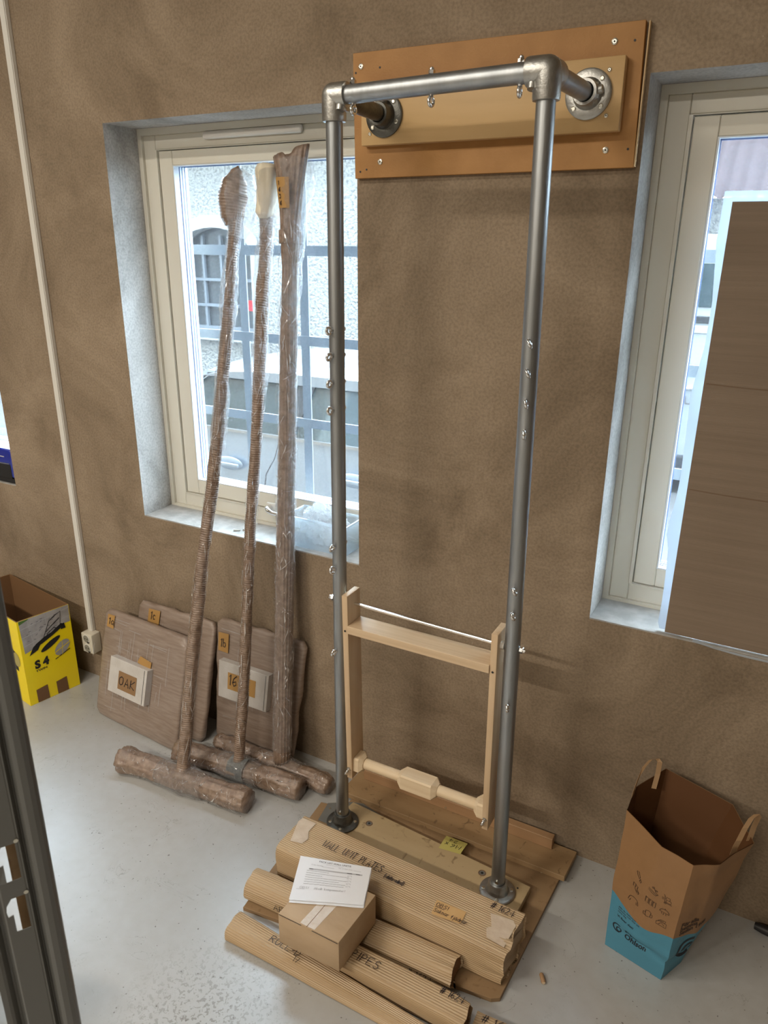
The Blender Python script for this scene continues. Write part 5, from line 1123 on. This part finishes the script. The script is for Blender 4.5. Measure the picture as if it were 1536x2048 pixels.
# ================================================================== paper bag
t = thing('paper_bag', (-.08,-.2,0), 'open brown paper carrier bag with a pale blue base standing on the floor', 'bag')
base = [Vector(p) for p in ((-.194,-.292,.001),(-.1145,-.311,.001),(-.035,-.330,.001),(.006,-.247,.001),(.012,-.196,.001),(-.066,-.176,.001),(-.145,-.158,.001),(-.170,-.225,.001))]
rim = [Vector(p) for p in ((-.193,-.242,.440),(-.087,-.318,.427),(-.008,-.337,.420),(.050,-.300,.420),(.118,-.205,.440),(.058,-.092,.450),(-.125,-.052,.470),(-.188,-.150,.452))]
# finer rim: extra points between the corners
def per(s):
    """perimeter parameter s in 0..8 -> (base point, rim point)"""
    i = int(s) % 8; f = s-int(s); return base[i].lerp(base[(i+1)%8], f), rim[i].lerp(rim[(i+1)%8], f)
def bagpt(s, v, off=0):
    b_, r = per(s % 8); cb_, cr = Vector((-.09,-.24,0)), Vector((-.035,-.2,.44))
    p = b_.lerp(r, v); c = cb_.lerp(cr, v); out = Vector((p.x-c.x, p.y-c.y, 0)).normalized()
    bul = .012*math.sin(PI*min(1,v*1.15))*(.35+.65*math.exp(-(((s % 8)-3.9)/.8)**2))
    k = .0045*noise.noise((s*1.6, v*5, 1))*min(1,v*6)*(1-.3*v); k += -.006*math.exp(-((v-.17-.02*math.sin(s*2))/.022)**2)*min(1, max(0, 2-abs((s % 8)-2))) + .004*math.exp(-((v-.23)/.03)**2)*min(1, max(0, 1.5-abs((s % 8)-1.5)))
    if abs((s % 8)-1) < .9: k += .004*(1-abs((s % 8)-1))*math.sin(PI*v)
    return p + out*(bul+k+off)
NS, NV = 96, 44
bm = B(); ul = bm.loops.layers.uv.new('UVMap'); G = [[bm.verts.new(bagpt(8*i/NS, j/NV)) for i in range(NS)] for j in range(NV+1)]
for j in range(NV):
    for i in range(NS):
        f = bm.faces.new((G[j][i], G[j][(i+1)%NS], G[j+1][(i+1)%NS], G[j+1][i]))
        for lp, (uu, vv_) in zip(f.loops, ((i,j),(i+1,j),(i+1,j+1),(i,j+1))): lp[ul].uv = (uu/NS, vv_/NV)
fb = bm.faces.new(G[0][::-1])
for lp in fb.loops: lp[ul].uv = (0, 0)
m, N, Lk, bs_ = newmat('printed bag'); uv = N.new('ShaderNodeUVMap'); uv.uv_map = 'UVMap'; sp = N.new('ShaderNodeSeparateXYZ'); Lk.new(uv.outputs[0], sp.inputs[0])
rp = N.new('ShaderNodeValToRGB'); rp.color_ramp.interpolation = 'B_SPLINE'; es = rp.color_ramp.elements
stops = [(0,.425),(.04,.395),(.10,.345),(.16,.335),(.20,.375),(.25,.395),(.30,.375),(.36,.345),(.45,.30),(.6,.35),(.9,.42),(1,.425)]
es[0].position, es[0].color = stops[0][0], (stops[0][1],)*3+(1,); es[1].position, es[1].color = stops[-1][0], (stops[-1][1],)*3+(1,)
for p_, v_ in stops[1:-1]: e_ = es.new(p_); e_.color = (v_, v_, v_, 1)
Lk.new(sp.outputs['X'], rp.inputs[0]); lt = N.new('ShaderNodeMath'); lt.operation = 'LESS_THAN'; Lk.new(sp.outputs['Y'], lt.inputs[0]); Lk.new(rp.outputs[0], lt.inputs[1])
nz_ = N.new('ShaderNodeTexNoise'); nz_.inputs['Scale'].default_value = 25; tc_ = N.new('ShaderNodeTexCoord'); Lk.new(tc_.outputs['Object'], nz_.inputs['Vector'])
kr = N.new('ShaderNodeMix'); kr.data_type = 'RGBA'; kr.inputs['A'].default_value = (.27,.145,.062,1); kr.inputs['B'].default_value = (.32,.175,.078,1); Lk.new(nz_.outputs['Fac'], kr.inputs['Factor'])
mx_ = N.new('ShaderNodeMix'); mx_.data_type = 'RGBA'; Lk.new(lt.outputs[0], mx_.inputs['Factor']); Lk.new(kr.outputs['Result'], mx_.inputs['A']); mx_.inputs['B'].default_value = (.07,.25,.36,1); Lk.new(mx_.outputs['Result'], bs_.inputs['Base Color']); bs_.inputs['Roughness'].default_value = .55
bp_ = N.new('ShaderNodeBump'); bp_.inputs['Strength'].default_value = .3; bp_.inputs['Distance'].default_value = .004; Lk.new(nz_.outputs['Fac'], bp_.inputs['Height']); Lk.new(bp_.outputs[0], bs_.inputs['Normal'])
body = obj('bag_body', fix(bm), m, t, True)
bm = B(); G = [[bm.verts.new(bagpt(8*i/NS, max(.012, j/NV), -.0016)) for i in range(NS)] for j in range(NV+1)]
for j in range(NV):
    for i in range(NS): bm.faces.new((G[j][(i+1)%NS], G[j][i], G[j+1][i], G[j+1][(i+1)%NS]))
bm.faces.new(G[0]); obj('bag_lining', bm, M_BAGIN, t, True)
def strip(pts, wd, name, m):
    bm = B(); pts = [Vector(p) for p in pts]; L, R = [], []
    for i, p in enumerate(pts):
        d = (pts[min(i+1,len(pts)-1)]-pts[max(i-1,0)]).normalized(); s = wd[i] if isinstance(wd, list) else wd
        L.append(bm.verts.new(p+Vector(s)/2)); R.append(bm.verts.new(p-Vector(s)/2))
    for i in range(len(pts)-1): bm.faces.new((L[i], L[i+1], R[i+1], R[i]))
    o = obj(name, bm, m, t); o.modifiers.new('s','SOLIDIFY').thickness = .0008; return o
strip([(-.187,-.178,.405),(-.189,-.185,.445),(-.188,-.180,.462),(-.184,-.150,.485),(-.177,-.118,.502),(-.166,-.092,.512),(-.150,-.078,.512),(-.142,-.080,.505),(-.142,-.088,.47),(-.145,-.105,.43)], [(.003,.011,0)]*4+[(.009,.008,0)]*3+[(.013,.003,0)]*3, 'handle', M_BAG)
strip([(.076,-.228,.40),(.079,-.240,.44),(.083,-.243,.462),(.092,-.225,.492),(.102,-.200,.508),(.113,-.180,.510),(.118,-.176,.500),(.112,-.184,.47),(.108,-.190,.43)], [(.013,.008,0)]*9, 'handle', M_BAG)
# print on the front (s 0..2) and right side (s 2..4); a in metres along the face, b up
def ff_(s0, v0, ws, hs): return lambda a, b_: bagpt(s0+a/ws, v0+b_/hs, .0009)
WS, HS = .0818, .44
fr = lambda s0, v0: ff_(s0, v0, WS, HS)
print_text('printed_name', fr(.60, .190), 'Clas\nOhlson', .0200, M_NAVY, body, .0006, space=.80)
arc = lambda cx, cy, r, a0, a1, n=20: [(cx+r*math.cos(math.radians(a0+(a1-a0)*k/n)), cy+r*math.sin(math.radians(a0+(a1-a0)*k/n))) for k in range(n+1)]
write('printed_emblem', fr(.20, .175), [arc(.012,.005,.0125,60,290), arc(.0145,.001,.0062,0,360)], .0034, M_NAVY, body)
print_text('printed_small_text', fr(.30, .345), 'I det har papperet kan du bara\nkopa, bara, lana och tycka om\ndet vi redan har fixat. Sa\nVi fixar det!' if False else 'Allt du behover\nhemma och lite till\nnara dig.', .0075, M_BINK, body, 0)
print_text('printed_small_text', fr(.30, .275), 'Vi fixar det!', .0095, M_NAVY, body, .0002)
print_text('printed_words', ff_(2.22, .47, .088, HS), 'För alla\nhemma\nSedan 1918', .0215, M_BINK, body, .0006, space=.72)
write('printed_emblem', ff_(2.42, .155, .088, HS), [arc(.036,.026,.036,65,295), arc(.040,.022,.017,0,360)], .010, M_NAVY, body)
IC = [  # nine outline pictograms, each in a 24 mm field
 (0,2,[[(6,20),(9,12),(12,8),(13,12),(9,22),(6,20)],[(14,9),(16,5),(15,1),(13,4),(14,9)]]),
 (1,2,[[(2,14),(6,12),(10,10),(17,6),(20,8),(14,12)],[(2,10),(8,6),(16,3),(20,8)],[(10,22),(14,14)],arc(9,20,1.6,0,360,8),arc(16,16,1.6,0,360,8)]),
 (2,2,[[(3,22),(5,20),(7,4),(20,4)],[(9,6),(9,12),(18,12),(18,6),(9,6)],[(8,13),(8,18),(15,18),(15,13)],arc(8,3,2,0,360,8),[(1,14),(4,13)],[(1,11),(4,10)]]),
 (0,1,[[(5,22),(9,22),(9,14),(5,14),(5,22)],[(10,20),(13,19),(12,12)],[(8,12),(12,4),(15,2),(16,6),(12,12)],[(11,8),(15,6)]]),
 (1,1,[[(1,20),(6,20),(6,6),(1,6),(1,20)],[(8,19),(13,19),(13,5),(8,5),(8,19)],[(15,18),(20,18),(20,4),(15,4),(15,18)],[(2,18),(3,18)],[(9,17),(10,17)],[(16,16),(17,16)]]),
 (2,1,[arc(11,9,9,10,170,10)+[(2,9),(20,9)],[(11,18),(11,21)],[(6,7),(7,4)],[(10,7),(10,3)],[(14,7),(15,4)]]),
 (0,0,[arc(10,12,8,20,170,10),[(2,13),(1,7),(4,6),(5,11)],[(17,14),(19,8),(16,7),(15,12)]]),
 (1,0,[[(6,18),(12,20),(16,17),(15,6),(9,4),(6,8),(6,18)],[(6,14),(2,12),(3,6),(8,5)],[(16,13),(20,13),(18,10),(20,9),(18,6),(15,7)]]),
 (2,0,[[(1,10),(6,14),(20,14),(20,4),(1,4),(1,10)],[(4,14),(9,19),(18,20),(16,14)],[(6,6),(10,12),(16,8)],[(8,16),(14,17)]])]
for c, r, st in IC:
    write('printed_icon', fr(.53+.44*c, .545-.009*c+.098*(r-1.0)), [[((x-10)*.00135+.0108, (y-11)*.00135+.0118) for x, y in q] for q in st], .0013, M_BINK, body)
bm = B(); ribbon(bm, lambda a, b_: bagpt(a, b_, .0007), [[(2.02,.02+.05*k) for k in range(20)]], .0); bm.free()
# ------------------------------------------------------------------ small things on the floor
bm = B(); tube(bm, [(.178,-.026,.012),(.20,-.030,.014),(.24,-.036,.014),(.30,-.045,.0105),(.45,-.07,.0085),(.8,-.10,.0085),(1.3,-.06,.0085)], [.010,.0135,.0135,.010,.008,.008,.008], 14)
o = top(obj('black_cable', fix(bm), M_BLACK, None, True), (.3,-.04,0)); tag(o, 'thick black cable end on the floor at the right edge of the picture', 'cable')
t = thing('dowel_pin', (-.318,-.486,.001), 'small wooden dowel pin lying alone on the bare floor by the hardboard corner', 'dowel')
bm = B(); d = Vector((.5,-.8,0)).normalized(); c = Vector((-.318,-.486,.0068)); tube(bm, [c-d*.014, c-d*.012, c+d*.012, c+d*.014], [.0045,.006,.006,.0045], 14); obj('pin', fix(bm), M_BATTEN, t, True)
bm = B(); tube(bm, [c+d*.0141, c+d*.0145], [.0044,.0044], 12); obj('pale_end', fix(bm), M_TURN, t)

# ================================================================== shelving upright near the camera
def ap(az, r): a = math.radians(az); return Vector((math.sin(a)*r, -2+math.cos(a)*r, 0))
EDGE = ap(-57.95, .90); vd = (EDGE-Vector((0,-2,0))).normalized(); rt = Vector((vd.y,-vd.x,0)); 
t = thing('shelving_upright', EDGE+rt*-.05+vd*.02, 'dark grey slotted steel shelf upright close to the camera at the left edge', 'shelf upright')
def U(s, d, z): return EDGE + rt*s + vd*d + Vector((0,0,z))     # s to the right, d away from the camera
ZTOP = 2.35
bm = B()
def strip2(P):
    for (a, b_) in zip(P, P[1:]): bm.faces.new([bm.verts.new(v) for v in (U(*a,.004), U(*b_,.004), U(*b_,ZTOP), U(*a,ZTOP))])
right = [(-.0345,.0),(-.0325,.0012),(-.0305,.005),(-.028,.0085),(-.0255,.0085),(-.023,.005),(-.020,.001),(-.016,-.0005),(-.009,-.0005),(-.004,.001),(-.001,.005),(0,.010),(0,.055),(-.012,.058)]
left = [(-.098-s, d) for s, d in right[:9]] + [(-.0845,.004),(-.0850,.012)]
strip2(right); strip2(left[::-1])
# perforated face with keyhole slots
def quad(s0, za, s1, zb, s2, zc, s3, zd): bm.faces.new([bm.verts.new(U(s, 0, z)) for s, z in ((s0,za),(s1,zb),(s2,zc),(s3,zd))])
SL, SR, FLt, FRt = -.062, -.037, -.0635, -.0345
prev = .004
for z in (1.006, 1.092):
    h = .058; m_ = z+h*.52
    quad(FLt,prev,FRt,prev,FRt,z,FLt,z)
    quad(SR,z,FRt,z,FRt,z+h,SR,z+h)
    bm.faces.new([bm.verts.new(U(q,0,k)) for q, k in ((FLt,z),(-.0545,z),(-.0545,m_),(-.0610,m_-.002),(SL,m_+.008),(-.0605,z+h*.82),(-.0535,z+h),(FLt,z+h))])
    prev = z+h
quad(FLt,prev,FRt,prev,FRt,ZTOP,FLt,ZTOP)
bmesh.ops.remove_doubles(bm, verts=bm.verts[:], dist=.0002)
fix(bm); o = obj('slotted_post', bm, M_RACK, t); o.modifiers.new('s','SOLIDIFY').thickness = .0016
bm = B(); c = U(-.06,.025,0); box(bm, (c.x-.07,c.y-.05,.0005), (c.x+.06,c.y+.05,.004)); obj('foot_plate', bm, M_RACK, t)
for z in (1.154, 1.068):  # pale discs added in place of small round holes showing bright
    bm = B(); p = U(-.0350,-.0014,z); cyl(bm, p, p+vd*.001, .0030, n=12); obj('hole_dot', fix(bm), M_SCREW, o)
bm = B(); hexa(bm, [U(-.050,.040,.01),U(-.012,.040,.01),U(-.012,.046,.01),U(-.050,.046,.01),U(-.050,.040,ZTOP-.01),U(-.012,.040,ZTOP-.01),U(-.012,.046,ZTOP-.01),U(-.050,.046,ZTOP-.01)]); obj('brown_strip', fix(bm), M_PLANK, t)
# carton at the bottom left corner
t = thing('floor_carton', (-1.6,-1.55,0), 'plain brown carton on the floor behind the grey upright in the bottom left corner', 'box')
bm = B(); hexa(bm, [(-1.72,-1.78,.0005),(-1.34,-1.66,.0005),(-1.43,-1.34,.0005),(-1.81,-1.46,.0005),(-1.72,-1.78,.30),(-1.34,-1.66,.30),(-1.43,-1.34,.30),(-1.81,-1.46,.30)], .002, 2); obj('body', bm, mat('tan card', (.50,.325,.165), .6, c2=(.54,.36,.19), scale=8), t, True)
bm = B(); bm.faces.new([bm.verts.new(v) for v in ((-1.560,-1.7286,.3006),(-1.510,-1.7128,.3006),(-1.600,-1.3945,.3006),(-1.650,-1.4103,.3006))]); obj('tape', bm, M_TAPE, t)
